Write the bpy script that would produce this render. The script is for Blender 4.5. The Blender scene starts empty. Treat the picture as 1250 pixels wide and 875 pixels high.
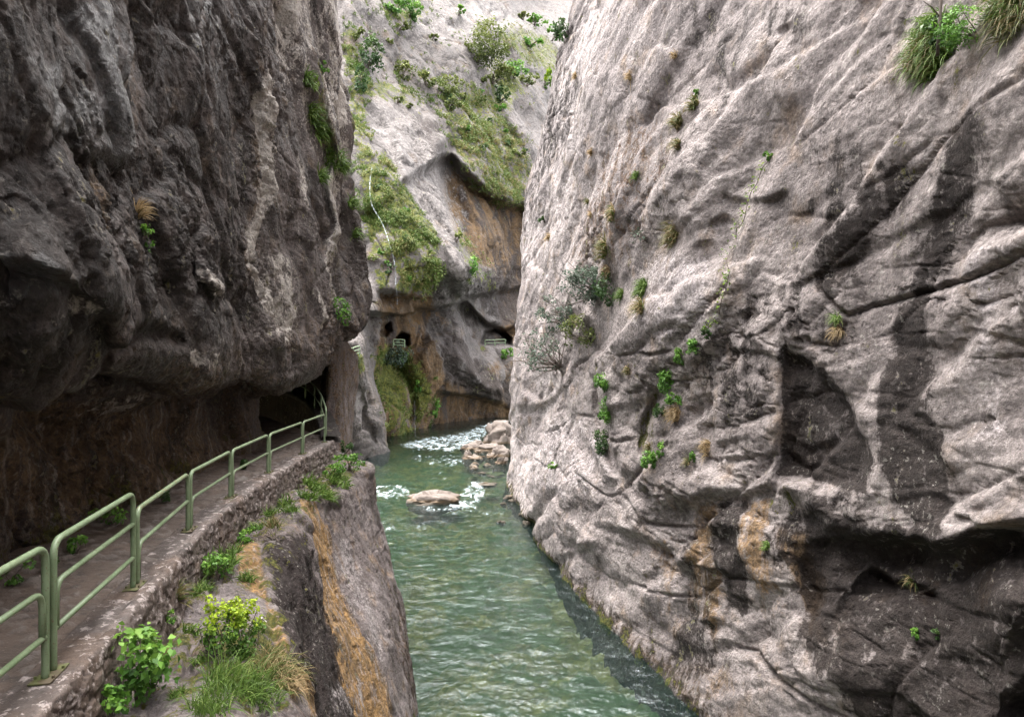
import bpy, math, random
import numpy as np
from mathutils import Vector, Matrix

R = math.radians
sc = bpy.context.scene
COL = sc.collection
FPX, CU, CV, EYE = 833.0, 625.0, 437.5, 10.0     # focal length and image centre in survey units, eye height over the water

# ------------------------------------------------------------------ survey helpers
def pt(u, v, d):
    """world point seen at survey angle (u, v) and distance d along Y"""
    return np.array([(u - CU) / FPX * d, d, EYE - (v - CV) / FPX * d])

def uv_of(P):
    y = np.maximum(P[..., 1], 0.5)
    return CU + FPX * P[..., 0] / y, CV - FPX * (P[..., 2] - EYE) / y

# ------------------------------------------------------------------ noise
def _hash(ix, iy, iz, seed):
    u = np.uint32
    h = ix.astype(u) * u(374761393) + iy.astype(u) * u(668265263) + iz.astype(u) * u(2147483647) + u((seed * 1274126177) & 0xFFFFFFFF)
    h ^= h >> u(13); h *= u(1274126177); h ^= h >> u(16); h *= u(2246822519); h ^= h >> u(15)
    return h

def gnoise(P, seed=0):
    """gradient noise, about -1..1, P is (..., 3)"""
    P = np.asarray(P, np.float32); F = np.floor(P); f = P - F; I = F.astype(np.int32)
    w = f * f * f * (f * (f * 6 - 15) + 10)
    out = np.zeros(P.shape[:-1], np.float32)
    for cx in (0, 1):
        wx = w[..., 0] if cx else 1 - w[..., 0]
        for cy in (0, 1):
            wy = w[..., 1] if cy else 1 - w[..., 1]
            for cz in (0, 1):
                wz = w[..., 2] if cz else 1 - w[..., 2]
                h = _hash(I[..., 0] + cx, I[..., 1] + cy, I[..., 2] + cz, seed)
                k = np.float32(1 / 511.5)
                gx = (h & np.uint32(1023)).astype(np.float32) * k - 1; gy = ((h >> np.uint32(10)) & np.uint32(1023)).astype(np.float32) * k - 1; gz = ((h >> np.uint32(20)) & np.uint32(1023)).astype(np.float32) * k - 1
                out += wx * wy * wz * (gx * (f[..., 0] - cx) + gy * (f[..., 1] - cy) + gz * (f[..., 2] - cz))
    return (out * 1.6).astype(np.float64)

def fbm(P, octaves=4, seed=0, gain=0.5, lac=2.03):
    out = 0; a = 1.0; s = 0.0
    for o in range(octaves):
        out = out + a * gnoise(P * lac ** o + 17.3 * o, seed + o); s += a; a *= gain
    return out / s

def ridged(P, octaves=4, seed=0, gain=0.55):
    out = 0; a = 1.0; s = 0.0
    for o in range(octaves):
        out = out + a * (1 - 2 * np.abs(gnoise(P * 2.07 ** o + 9.1 * o, seed + o))); s += a; a *= gain
    return out / s

def facets(P, seed=0, tilt=1.0):
    """cells with tilted flat faces: returns (height about -1..1, distance to the cell border, cell random 0..1)"""
    P = np.asarray(P, np.float32); f4 = np.float32; u4 = np.uint32
    F = np.floor(P).astype(np.int32)
    d1 = np.full(P.shape[:-1], 9.0, f4); d2 = np.full(P.shape[:-1], 9.0, f4)
    hb = np.zeros(P.shape[:-1], u4); B = np.zeros(P.shape, f4)
    for dx in (-1, 0, 1):
        for dy in (-1, 0, 1):
            for dz in (-1, 0, 1):
                a, b, c = F[..., 0] + dx, F[..., 1] + dy, F[..., 2] + dz
                h = _hash(a, b, c, seed); k = f4(1 / 1023)
                ox = P[..., 0] - a - (h & u4(1023)).astype(f4) * k; oy = P[..., 1] - b - ((h >> u4(10)) & u4(1023)).astype(f4) * k; oz = P[..., 2] - c - ((h >> u4(20)) & u4(1023)).astype(f4) * k
                d = ox * ox + oy * oy + oz * oz
                near = d < d1
                d2 = np.where(near, d1, np.minimum(d2, d))
                d1 = np.where(near, d, d1); hb = np.where(near, h, hb)
                for q, o in enumerate((ox, oy, oz)): B[..., q] = np.where(near, o, B[..., q])
    h2 = (hb ^ u4(0x9E3779B9)) * u4(2654435761); h2 ^= h2 >> u4(15)
    g = lambda s_, m_: ((h2 >> u4(s_)) & u4(m_)).astype(f4) / (m_ / 2) - 1
    val = g(0, 1023) * .6 + tilt * (g(10, 255) * B[..., 0] + g(18, 127) * B[..., 1] + g(25, 127) * B[..., 2])
    rnd = ((h2 >> u4(3)) & u4(1023)).astype(f4) / 1023
    d1, d2 = np.sqrt(d1), np.sqrt(d2)
    return val, d2 - d1, rnd

def sstep(a, b, x):
    t = np.clip((x - a) / (b - a), 0, 1)
    return t * t * (3 - 2 * t)

def pchip(xs, ys, x):
    """monotone-ish cubic interpolation along axis 0 of ys"""
    xs = np.asarray(xs, float); ys = np.asarray(ys, float); x = np.asarray(x, float)
    h = np.diff(xs); sh = (slice(None),) + (None,) * (ys.ndim - 1)
    dl = np.diff(ys, axis=0) / h[sh]
    m = np.zeros_like(ys); m[0] = dl[0]; m[-1] = dl[-1]
    a, b = dl[:-1], dl[1:]
    ok = a * b > 0
    m[1:-1] = np.where(ok, 2 * a * b / np.where(ok, a + b, 1), 0)
    i = np.clip(np.searchsorted(xs, x) - 1, 0, len(xs) - 2)
    t = ((x - xs[i]) / h[i])[sh]; hh = h[i][sh]
    return (2*t**3 - 3*t**2 + 1) * ys[i] + (t**3 - 2*t**2 + t) * hh * m[i] + (-2*t**3 + 3*t**2) * ys[i+1] + (t**3 - t**2) * hh * m[i+1]

def poly_sd(u, v, poly):
    """signed distance to an open polyline (positive on its right-hand side walking along it, v down), and the 0..1 place along it"""
    best = np.full(u.shape, 1e9); sg = np.ones(u.shape); tt = np.zeros(u.shape)
    P = np.asarray(poly, float); L = np.hypot(*np.diff(P, axis=0).T); cum = np.concatenate([[0], np.cumsum(L)])
    for i in range(len(P) - 1):
        a, b = P[i], P[i + 1]; e = b - a
        raw = ((u - a[0]) * e[0] + (v - a[1]) * e[1]) / (e @ e)
        t = np.clip(raw, 0, 1)
        dx, dy = u - (a[0] + t * e[0]), v - (a[1] + t * e[1])
        d = np.hypot(dx, dy)
        c = e[0] * (v - a[1]) - e[1] * (u - a[0])
        m = d < best - 1e-9
        best = np.where(m, d, best); sg = np.where(m, np.where(c >= 0, 1.0, -1.0), sg); tt = np.where(m, (cum[i] + t * L[i]) / cum[-1], tt)
    return best * sg, tt

def ends(t, k=0.12):
    return sstep(0, k, t) * sstep(0, k, 1 - t)

def ell(u, v, cu, cv, ru, rv, ang=0.0):
    c, s = math.cos(R(ang)), math.sin(R(ang))
    x, y = u - cu, v - cv
    return np.hypot((x * c + y * s) / ru, (-x * s + y * c) / rv)

# ------------------------------------------------------------------ grids and meshes
def grid_normals(P):
    du = np.gradient(P, axis=1); dv = np.gradient(P, axis=0)
    n = np.cross(du, dv); l = np.linalg.norm(n, axis=-1, keepdims=True)
    return n / np.maximum(l, 1e-9)

def face_eye(N, P, eye):
    s = np.sign(np.sum(N * (np.asarray(eye) - P)))
    return N * (s if s != 0 else 1)

def mesh_from_grid(name, P, attrs=None, mat=None, smooth=True, flip=False, extra=None):
    nr, nc = P.shape[:2]
    V = P.reshape(-1, 3)
    idx = np.arange(nr * nc).reshape(nr, nc)
    a, b, c, d = idx[:-1, :-1].ravel(), idx[:-1, 1:].ravel(), idx[1:, 1:].ravel(), idx[1:, :-1].ravel()
    Q = np.stack([a, d, c, b] if flip else [a, b, c, d], 1)
    me = bpy.data.meshes.new(name)
    me.vertices.add(len(V)); me.vertices.foreach_set('co', V.astype(np.float32).ravel())
    me.loops.add(Q.size); me.loops.foreach_set('vertex_index', Q.astype(np.int32).ravel())
    me.polygons.add(len(Q)); me.polygons.foreach_set('loop_start', np.arange(0, Q.size, 4, dtype=np.int32))
    me.polygons.foreach_set('use_smooth', np.full(len(Q), smooth))
    me.update(calc_edges=True)
    for k, A in (attrs or {}).items():
        at = me.attributes.new(k, 'FLOAT', 'POINT'); at.data.foreach_set('value', np.asarray(A, np.float32).ravel())
    if mat: me.materials.append(mat)
    return me

class MB:
    """collects simple shapes into one mesh"""
    def __init__(self): self.v = []; self.f = []; self.t = []
    def add(self, V, F, tint=0.5):
        n = sum(len(x) for x in self.v) if False else self.n if hasattr(self, 'n') else 0
        V = np.asarray(V, float); self.v.append(V); self.f += [tuple(i + n for i in f) for f in F]
        self.t.append(np.full(len(V), tint) if np.isscalar(tint) else np.asarray(tint, float)); self.n = n + len(V)
    def tube(self, pts, r, sides=8, cap=True, tint=0.5):
        P = np.asarray(pts, float); n = len(P)
        r = np.full(n, r) if np.isscalar(r) else np.asarray(r, float)
        T = np.gradient(P, axis=0); T /= np.maximum(np.linalg.norm(T, axis=1, keepdims=True), 1e-9)
        ref = np.array([0, 0, 1.0]) if abs(T[0][2]) < 0.9 else np.array([1.0, 0, 0])
        V = []
        A = np.cross(T[0], ref); A /= np.linalg.norm(A)
        for i in range(n):
            A = A - T[i] * (A @ T[i]); A /= max(np.linalg.norm(A), 1e-9)
            B = np.cross(T[i], A)
            for k in range(sides):
                th = 2 * math.pi * k / sides
                V.append(P[i] + r[i] * (math.cos(th) * A + math.sin(th) * B))
        F = []
        for i in range(n - 1):
            for k in range(sides):
                k2 = (k + 1) % sides
                F.append((i * sides + k, i * sides + k2, (i + 1) * sides + k2, (i + 1) * sides + k))
        if cap:
            F.append(tuple(range(sides - 1, -1, -1))); F.append(tuple((n - 1) * sides + k for k in range(sides)))
        self.add(V, F, tint)
    def box(self, c, ax, ay, az):
        """centre and three half-axis vectors"""
        c, ax, ay, az = map(lambda q: np.asarray(q, float), (c, ax, ay, az))
        V = [c + i * ax + j * ay + k * az for i in (-1, 1) for j in (-1, 1) for k in (-1, 1)]
        self.add(V, [(0, 1, 3, 2), (4, 6, 7, 5), (0, 4, 5, 1), (2, 3, 7, 6), (0, 2, 6, 4), (1, 5, 7, 3)])
    def mesh(self, name, mat=None, smooth=True):
        me = bpy.data.meshes.new(name)
        if self.v:
            me.from_pydata(np.concatenate(self.v).tolist(), [], self.f)
            at = me.attributes.new('tint', 'FLOAT', 'POINT'); at.data.foreach_set('value', np.concatenate(self.t).astype(np.float32))
            me.polygons.foreach_set('use_smooth', np.full(len(me.polygons), smooth))
        if mat: me.materials.append(mat)
        me.update()
        return me

def link(name, data, parent=None, loc=None):
    o = bpy.data.objects.new(name, data); COL.objects.link(o)
    if parent: o.parent = parent
    if loc is not None: o.location = [float(q) for q in loc]
    return o

def tag(o, label, cat, group=None):
    o['label'] = label; o['category'] = cat
    if group: o['group'] = group
    return o

def struct(name, me, kind='structure'):
    o = link(name, me); o['kind'] = kind
    return o

# ------------------------------------------------------------------ node helper
class NT:
    def __init__(self, name):
        self.m = bpy.data.materials.new(name); self.m.use_nodes = True
        self.t = self.m.node_tree; self.t.nodes.clear()
        self.geo = None
    def n(self, typ, ins=None, **props):
        nd = self.t.nodes.new(typ)
        for k, v in props.items(): setattr(nd, k, v)
        for k, v in (ins or {}).items(): self.set(nd, k, v)
        return nd
    def set(self, nd, k, v):
        s = nd.inputs[k]
        if isinstance(v, bpy.types.NodeSocket): self.t.links.new(v, s)
        elif isinstance(v, bpy.types.Node): self.t.links.new(v.outputs[0], s)
        else:
            if hasattr(s.default_value, '__len__') and not isinstance(v, str):
                v = tuple(v) + ((1.0,) if len(v) == 3 and len(s.default_value) == 4 else ())
            s.default_value = v
    def pos(self, scale=(1, 1, 1), rot=(0, 0, 0), warp=0.0, wscale=1.0):
        if self.geo is None: self.geo = self.n('ShaderNodeNewGeometry')
        p = self.geo.outputs['Position']
        if warp:
            w = self.n('ShaderNodeTexNoise', {'Vector': p, 'Scale': wscale, 'Detail': 3.0})
            s = self.n('ShaderNodeVectorMath', {0: w.outputs['Color'], 1: (0.5, 0.5, 0.5)}, operation='SUBTRACT')
            m = self.n('ShaderNodeVectorMath', {0: s.outputs[0], 'Scale': warp}, operation='SCALE')
            p = self.n('ShaderNodeVectorMath', {0: p, 1: m.outputs[0]}, operation='ADD').outputs[0]
        if any(rot): p = self.n('ShaderNodeMapping', {'Vector': p, 'Rotation': rot}).outputs[0]
        return self.n('ShaderNodeMapping', {'Vector': p, 'Scale': scale}).outputs[0]
    def noise(self, vec, scale, detail=4.0, rough=0.55, dist=0.0):
        return self.n('ShaderNodeTexNoise', {'Vector': vec, 'Scale': scale, 'Detail': detail, 'Roughness': rough, 'Distortion': dist}).outputs[0]
    def math(self, op, a, b=0.0, clamp=False):
        nd = self.n('ShaderNodeMath', {0: a, 1: b}, operation=op); nd.use_clamp = clamp
        return nd.outputs[0]
    def ramp(self, x, lo, hi, a=0.0, b=1.0):
        return self.n('ShaderNodeMapRange', {0: x, 1: lo, 2: hi, 3: a, 4: b}, interpolation_type='SMOOTHSTEP').outputs[0]
    def mix(self, f, a, b, mode='MIX'):
        nd = self.n('ShaderNodeMix', data_type='RGBA', blend_type=mode)
        self.set(nd, 0, f)
        for k, v in ((6, a), (7, b)): self.set(nd, k, v)
        return nd.outputs[2]
    def attr(self, name):
        return self.n('ShaderNodeAttribute', attribute_name=name).outputs['Fac']
    def out(self, shader, disp=None):
        o = self.n('ShaderNodeOutputMaterial'); self.t.links.new(shader, o.inputs[0])
        return self.m
# ------------------------------------------------------------------ rock materials
def rock_mat(name, pale, mid, dark, ochre=(.30, .17, .07), moss=(.055, .075, .018), tufa=(.20, .10, .04), k=1.0, streak=0.5, lichen=0.5,
             rough=(0.6, 0.9), bump=0.5, strata=None, spec=0.4, wet=False, palecol=(.42, .38, .36), wetdark=0.0):
    t = NT(name)
    p = t.pos(warp=0.25 / k, wscale=1.3 * k)
    n1 = t.noise(p, 0.35 * k, 5, 0.6); n2 = t.noise(p, 1.9 * k, 7, 0.66); n3 = t.noise(p, 9.0 * k, 4, 0.65)
    n4 = t.noise(p, 45.0 * k, 2, 0.6)
    ps = t.pos(scale=(1.6 * k, 1.6 * k, 0.16 * k), warp=0.5 / k, wscale=0.6 * k)
    stk = t.noise(ps, 1.0, 6, 0.62)
    if strata is not None: pb = t.pos(scale=(1.5 * k, .32 * k, 1.5 * k), rot=strata, warp=.6 / k, wscale=.8 * k)
    else: pb = t.pos(scale=(k, k, .45 * k), warp=.6 / k, wscale=.8 * k)
    n0 = t.noise(p, .11 * k, 4, .6)
    c = t.mix(t.ramp(t.math('ADD', n1, t.math('MULTIPLY', t.math('SUBTRACT', n0, .5), .8)), .34, .66), mid, pale)
    n5 = t.noise(pb, .8, 6, .66)
    c = t.mix(t.math('MULTIPLY', t.ramp(n5, .50, .64), 0.5), c, tuple(q * .45 for q in mid))
    c = t.mix(t.math('MULTIPLY', t.ramp(n2, .50, .66), 0.62), c, tuple(q * .4 + r_ * .3 for q, r_ in zip(mid, dark)))
    c = t.mix(t.math('MULTIPLY', t.ramp(stk, .52, .68), streak), c, dark)
    stk2 = t.noise(t.pos(scale=(3.5 * k, 3.5 * k, 0.3 * k), warp=0.3 / k, wscale=1.1 * k), 1.0, 5, 0.6)
    c = t.mix(t.math('MULTIPLY', t.ramp(stk2, .58, .70), streak * 0.6), c, palecol)
    hue = t.noise(p, 0.9 * k, 5, 0.6)
    c = t.mix(t.math('MULTIPLY', t.ramp(hue, .53, .75), 0.35), c, ochre)
    wob = t.math('ADD', t.math('MULTIPLY', t.math('SUBTRACT', n2, 0.5), 2.0), t.math('MULTIPLY', t.math('SUBTRACT', stk, 0.5), 1.8))
    wob2 = t.math('ADD', wob, t.math('MULTIPLY', t.math('SUBTRACT', n3, 0.5), 1.3))
    for an, cc, amt in (('tufa', tufa, .9), ('ochre', ochre, .9), ('dark', dark, .92), ('pale', palecol, .85)):
        f = t.math('MULTIPLY', t.ramp(t.math('ADD', t.attr(an), wob2), .28 if an != 'ochre' else .2, .72 if an != 'ochre' else .85), amt)
        if an == 'tufa':
            tv = t.mix(t.ramp(stk, .35, .65), cc, tuple(q * .38 for q in cc))
            c = t.mix(f, c, tv)
        elif an == 'ochre':
            oc_ = t.mix(t.ramp(n2, .35, .65), cc, (cc[0] * .5, cc[1] * .52, cc[2] * .6))
            oc_ = t.mix(t.math('MULTIPLY', t.ramp(stk, .48, .62), .7), oc_, (cc[0] * .28, cc[1] * .33, cc[2] * .45))
            c = t.mix(f, c, t.mix(t.math('MULTIPLY', t.ramp(stk2, .52, .66), .6), oc_, palecol))
        else:
            c = t.mix(f, c, cc)
    # scattered crusts of pale lichen
    lic = t.noise(p, 6.0 * k, 5, 0.7)
    lz = t.noise(p, 0.5 * k, 3)
    c = t.mix(t.math('MULTIPLY', t.math('MULTIPLY', t.ramp(lic, .585, .635), t.ramp(lz, .42, .62)), lichen), c, (.46, .43, .38))
    mf = t.math('MULTIPLY', t.ramp(t.math('ADD', t.attr('moss'), wob2), .42, .6), .9)
    mcol = t.mix(t.ramp(n3, .35, .65), moss, (moss[0] * 2.2, moss[1] * 1.5, moss[2] * 1.2))
    c = t.mix(mf, c, mcol)
    g = t.ramp(n4, .25, .75, .84, 1.16)
    g2 = t.ramp(n3, .28, .72, .66, 1.30)
    c = t.mix(1.0, c, t.n('ShaderNodeCombineColor', {0: g, 1: g, 2: g}), 'MULTIPLY')
    c = t.mix(1.0, c, t.n('ShaderNodeCombineColor', {0: g2, 1: g2, 2: g2}), 'MULTIPLY')
    if strata is not None:
        g3 = t.ramp(t.noise(t.pos(scale=(9 * k, 1.2 * k, 9 * k), rot=strata), 1.0, 4, 0.65), .3, .7, .80, 1.18)
        c = t.mix(1.0, c, t.n('ShaderNodeCombineColor', {0: g3, 1: g3, 2: g3}), 'MULTIPLY')
    # bump: pits, grain and fine chisel-like striae
    p0 = t.pos()
    h = t.math('ADD', t.noise(p0, 3.4 * k, 9, 0.74), t.math('MULTIPLY', t.noise(p0, 38.0 * k, 2, 0.6), 0.10))
    pit = t.n('ShaderNodeTexVoronoi', {'Vector': t.pos(warp=.08 / k, wscale=6 * k), 'Scale': 5.5 * k}, feature='F1').outputs['Distance']
    h = t.math('SUBTRACT', h, t.math('MULTIPLY', t.ramp(pit, .34, .10), .16))
    if strata is not None:
        sp = t.pos(scale=(10 * k, 1.1 * k, 10 * k), rot=strata)
        h = t.math('ADD', h, t.math('MULTIPLY', t.noise(sp, 1.0, 3, 0.6), 0.10))
    b = t.n('ShaderNodeBump', {'Height': h, 'Strength': bump, 'Distance': 0.35 / k})
    ro = t.ramp(t.math('ADD', t.math('MULTIPLY', n1, .6), t.math('MULTIPLY', n3, .4)), .35, .65, rough[0], rough[1])
    sp_ = spec
    if wet:
        wf = t.ramp(t.math('ADD', t.attr('wet'), t.math('MULTIPLY', wob, .7)), .35, .7)
        ro = t.math('ADD', t.math('MULTIPLY', ro, t.math('SUBTRACT', 1.0, wf)), t.math('MULTIPLY', wf, .30))
        sp_ = t.math('ADD', t.math('MULTIPLY', wf, .75), spec)
    s = t.n('ShaderNodeBsdfPrincipled', {'Base Color': c, 'Roughness': ro, 'Normal': b.outputs[0], 'Specular IOR Level': sp_})
    return t.out(s.outputs[0])

# ------------------------------------------------------------------ relief
def rockify(P, amps, seed, axis=(0, 1, 0), stretch=2.0, weight=None, eye=(0, 0, 10), step=None):
    """adds broken-rock relief along the surface normal; amps = list of (kind, size in m, height in m)"""
    ax = np.asarray(axis, float); ax /= np.linalg.norm(ax)
    w = 1.0 if weight is None else weight
    for lvl in amps:
        kind, L, A = lvl[:3]
        N = smooth_normals(P, L, eye)
        st = lvl[3] if len(lvl) > 3 else stretch
        al = (P @ ax)[..., None]
        Q = (P - al * ax * (1 - 1 / st)) / L
        Q = Q + 0.22 * np.stack([gnoise(Q * 0.8 + 31 * i, seed + 50 + i) for i in range(3)], -1)
        if kind == 'f': d = fbm(Q, 4, seed)
        elif kind == 'r': d = ridged(Q, 4, seed) - 0.3
        elif kind == 'v':
            val, edge, _ = facets(Q, seed)
            d = val * 0.8 - (0.1 if L > 3 else 0.35) * (1 - sstep(0.0, 0.09, edge))
        elif kind == 's':      # scallops: smooth hollows with sharp rims
            val, edge, _ = facets(Q, seed, 0.3)
            d = -np.minimum(edge, 0.5) * 1.6 + 0.3 + val * 0.3
        elif kind == 'b':      # bedding: tilted plates with sharp risers; L = spacing, axis of the plates in lvl[4]
            nrm = np.asarray(lvl[4], float); nrm /= np.linalg.norm(nrm)
            ph = P @ nrm / L + .42 * fbm(P / (2.2 * L), 2, seed + 3) + .10 * fbm(P / (.5 * L), 2, seed + 4)
            lay = np.floor(ph); fr = ph - lay
            amp = (_hash(lay.astype(np.int64), lay.astype(np.int64) * 0, lay.astype(np.int64) * 0, seed) & 255).astype(float) / 255
            gate = sstep(-.25, .25, fbm(P / (1.6 * L) + lay[..., None] * 3.7, 2, seed + 6))
            kr = np.clip(L / (.03 * np.linalg.norm(P - np.array([0, 0, EYE]), axis=-1)), 2.0, 14)     # riser never thinner than the mesh can carry
            d = (np.minimum(fr, (1 - fr) * kr) - .45) * (.35 + .9 * amp) * (.15 + .85 * gate)
        elif kind == 'c':      # open cracks only
            val, edge, rr = facets(Q, seed, 0.0)
            d = -(1 - sstep(0.0, 0.07, edge)) * (0.3 + rr)
        if kind in 'vb' and L > .5:
            for _ in range(2): d = box_blur(box_blur(d, 1, 0), 1, 1)
        d = d - d.mean()
        P = P + N * (A * w * d if np.isscalar(w) or np.ndim(w) == 0 else (A * w * d))[..., None]
    return P

def along_ray(P, delta):
    """push points away from the survey eye (positive) or towards it"""
    E = np.array([0, 0, EYE]); V = P - E
    L = np.linalg.norm(V, axis=-1, keepdims=True)
    return P + V / L * delta[..., None]

def box_blur(A, r, axis):
    if r < 1: return A
    A = np.moveaxis(A, axis, 0); n = A.shape[0]
    Bp = np.concatenate([np.repeat(A[:1], r + 1, 0), A, np.repeat(A[-1:], r, 0)]); c = np.cumsum(Bp, 0)
    return np.moveaxis((c[2 * r + 1:2 * r + 1 + n] - c[:n]) / (2 * r + 1), 0, axis)

def smooth_normals(P, L, eye):
    """normals of the surface smoothed a little, so that relief does not splay at sharp ledges"""
    r = 14 if L > 2 else (9 if L > .8 else 6)
    S = P
    for _ in range(2): S = box_blur(box_blur(S, r, 0), r, 1)
    N = face_eye(grid_normals(S), P, eye)
    return N

class Relief:
    def calm(self, thr=.14):
        """1 on plain rock, small on the steep risers of ledges, where added relief would shred"""
        g = np.hypot(np.gradient(self.d, axis=0), np.gradient(self.d, axis=1))
        g = box_blur(box_blur(g, 2, 0), 2, 1)
        return 1 / (1 + (g / thr) ** 2)
    def __init__(self, P, seed=0, warp=6.0):
        self.u, self.v = uv_of(P)
        s = 1 / 85.0
        Q = np.stack([self.u * s, self.v * s, np.zeros_like(self.u)], -1)
        self.u = self.u + 2 * warp * gnoise(Q, seed); self.v = self.v + 2 * warp * gnoise(Q + 55, seed + 9)
        self.ok = sstep(2.0, 4.0, P[..., 1])
        self.d = np.zeros(P.shape[:2])
    def step(self, poly, push, w=6, fade=120, k=0.12, pre=0):
        """right-hand side of the line falls back by push, dying away over fade; pre>0: the left side also comes forward"""
        sd, t = poly_sd(self.u, self.v, poly); e = ends(t, k)
        self.d += push * e * sstep(-w, w, sd) * np.exp(-np.maximum(sd - w, 0) / fade) * self.ok
        if pre: self.d -= pre * e * sstep(w, -w, sd) * np.exp(np.minimum(sd + w, 0) / fade) * self.ok
    def groove(self, poly, push, w=8, k=0.15):
        sd, t = poly_sd(self.u, self.v, poly)
        self.d += push * ends(t, k) * np.exp(-(sd / w) ** 2) * self.ok
    def blob(self, cu, cv, ru, rv, push, ang=0, sharp=1.0):
        q = ell(self.u, self.v, cu, cv, ru, rv, ang)
        self.d += push * (1 - sstep(1 - 0.9 / sharp if sharp > 1 else 0.0, 1.15, q)) * self.ok
    def poly(self, pts, push, w=6):
        """inside a closed polygon falls back"""
        self.d += push * self.mask(pts, w) * self.ok
    def mask(self, pts, w=6):
        pts = list(pts) + [pts[0]]
        sd, _ = poly_sd(self.u, self.v, pts)
        P = np.asarray(pts[:-1], float); inside = np.zeros(self.u.shape, bool)
        j = len(P) - 1
        for i in range(len(P)):
            cond = ((P[i, 1] > self.v) != (P[j, 1] > self.v)) & (self.u < (P[j, 0] - P[i, 0]) * (self.v - P[i, 1]) / (P[j, 1] - P[i, 1] + 1e-9) + P[i, 0])
            inside ^= cond; j = i
        return sstep(-w, w, np.where(inside, np.abs(sd), -np.abs(sd)))
    def line(self, poly, w, k=0.1):
        sd, t = poly_sd(self.u, self.v, poly)
        return np.exp(-(sd / w) ** 2) * ends(t, k)
    def spot(self, cu, cv, ru, rv, ang=0):
        return 1 - sstep(0.55, 1.15, ell(self.u, self.v, cu, cv, ru, rv, ang))

def loft(sections, ys, tcols):
    """sections: list of (y, [(x, z) ...]); returns grid (len(tcols), len(ys), 3)"""
    yy = np.array([s[0] for s in sections], float); pp = np.array([s[1] for s in sections], float)
    A = pchip(yy, pp, ys)                                   # (ny, n, 2)
    B = np.moveaxis(A, 1, 0)                                # (n, ny, 2)
    n = B.shape[0]
    C = pchip(np.arange(n), B, tcols)                       # (nt, ny, 2)
    return np.stack([C[..., 0], np.broadcast_to(ys, C.shape[:2]), C[..., 1]], -1)

def graded(knots, counts):
    out = []
    for a, b, c in zip(knots[:-1], knots[1:], counts): out += list(np.linspace(a, b, c, endpoint=False))
    return np.array(out + [knots[-1]])

def dist_samples(y0, y1, step0, extra_lo, extra_hi):
    """spacing proportional to distance squared-ish (even in the view)"""
    ys = [y0]
    while ys[-1] < y1: ys.append(ys[-1] + step0 * ys[-1])
    return np.array(list(extra_lo) + ys + list(extra_hi))

# ================================================================== PALE CLIFF (opposite bank)
plan = np.array([(10, -32), (8.6, -20), (8.2, -8), (7.7, 0), (7.25, 5), (6.75, 10), (6.15, 14), (5.2, 19), (3.85, 23.6), (2.5, 31.7), (1.3, 43), (-0.35, 51),
                 (-0.85, 54.3), (-0.55, 55.6), (0.8, 57.2), (4, 60), (12, 65), (26, 70)], float)
seg = np.concatenate([[0], np.cumsum(np.hypot(*np.diff(plan, axis=0).T))])
def plan_at(s): return pchip(seg, plan, s)
sk = [seg[0]]
while sk[-1] < seg[-1]:
    x, y = plan_at(np.array([sk[-1]]))[0]
    dd = math.hypot(x, y)
    if y < 6.5: ds = 0.75 if y < 2 else 0.2
    elif y < 54: ds = min(0.0052 * dd, 0.16) if y < 45 else 0.09
    elif y < 60: ds = 0.10
    else: ds = 0.6
    sk.append(sk[-1] + ds)
S = np.array(sk); XY = plan_at(S)
lz = np.array([-4, 0, 4, 7.8, 13, 20, 26, 33, 40, 52, 62], float); lx = np.array([-.25, 0, .45, 0.95, 1.05, 1.85, 2.85, 4.5, 6.3, 11, 18], float)
NV = 640
dist = np.maximum(np.hypot(XY[:, 0], XY[:, 1]) * (XY[:, 1] > 6) + 30 * (XY[:, 1] <= 6), 9)
vv = graded([-760, -60, 900, 1500], [60, NV - 110, 49])[::-1]
Z = EYE - (vv[:, None] - CV) / FPX * dist[None, :]
for c in range(Z.shape[1]):                                  # keep rows inside -3 .. 58 and evenly spread
    z = np.clip(Z[:, c], -3.0, 56.0)
    lo, hi = z.min(), z.max()
    zz = np.linspace(max(-3.0, min(lo, -1.0)), min(56.0, max(hi, 30.0)), len(vv))
    inner = (Z[:, c] > -3.0) & (Z[:, c] < 56.0)
    base = Z[inner, c]
    full = np.concatenate([[-3.0] if base[0] > -2.5 else [], base, [max(34.0, base[-1] + 4)] if base[-1] < 34 else []])
    Z[:, c] = np.interp(np.linspace(0, 1, len(vv)), np.linspace(0, 1, len(full)), full)
X = XY[None, :, 0] + pchip(lz, lx, Z.ravel()).reshape(Z.shape)
P = np.stack([X, np.broadcast_to(XY[None, :, 1], Z.shape), Z], -1)
rl = Relief(P, 3, 7)
# block edges and overhangs, surveyed one by one
rl.step([(1420, 600), (1250, 640), (1190, 655), (1140, 665), (1060, 655), (1010, 640), (975, 615), (935, 598), (880, 603), (850, 612), (800, 608), (770, 588), (735, 560)][::-1], 0.65, 12, 130, .2)
rl.step([(1300, 690), (1250, 660), (1140, 672), (1040, 660), (990, 640)][::-1], 0.55, 20, 200, .3)
rl.poly([(955, 432), (1000, 448), (1040, 500), (1058, 555), (1052, 588), (1000, 600), (945, 590)], .65, 11)
rl.groove([(1190, 120), (1150, 240), (1115, 330), (1092, 420), (1100, 520), (1135, 640)], 0.18, 26)
rl.groove([(1085, 180), (1075, 260), (1050, 330), (1040, 400)], 0.2, 20)
rl.step([(880, 245), (905, 250), (935, 245), (960, 225)], 0.4, 5, 34, .3)
rl.step([(865, 275), (890, 268), (915, 275)], 0.35, 5, 25, .3)
rl.step([(925, 45), (945, 25), (970, 20)], 0.4, 7, 45, .3)
rl.step([(985, 130), (950, 170), (915, 250), (880, 340), (850, 420), (800, 520), (770, 590)], 0.45, 14, 60, .1)
rl.step([(905, 60), (860, 150), (820, 215), (790, 260)], 0.35, 18, 50, .2)
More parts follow.
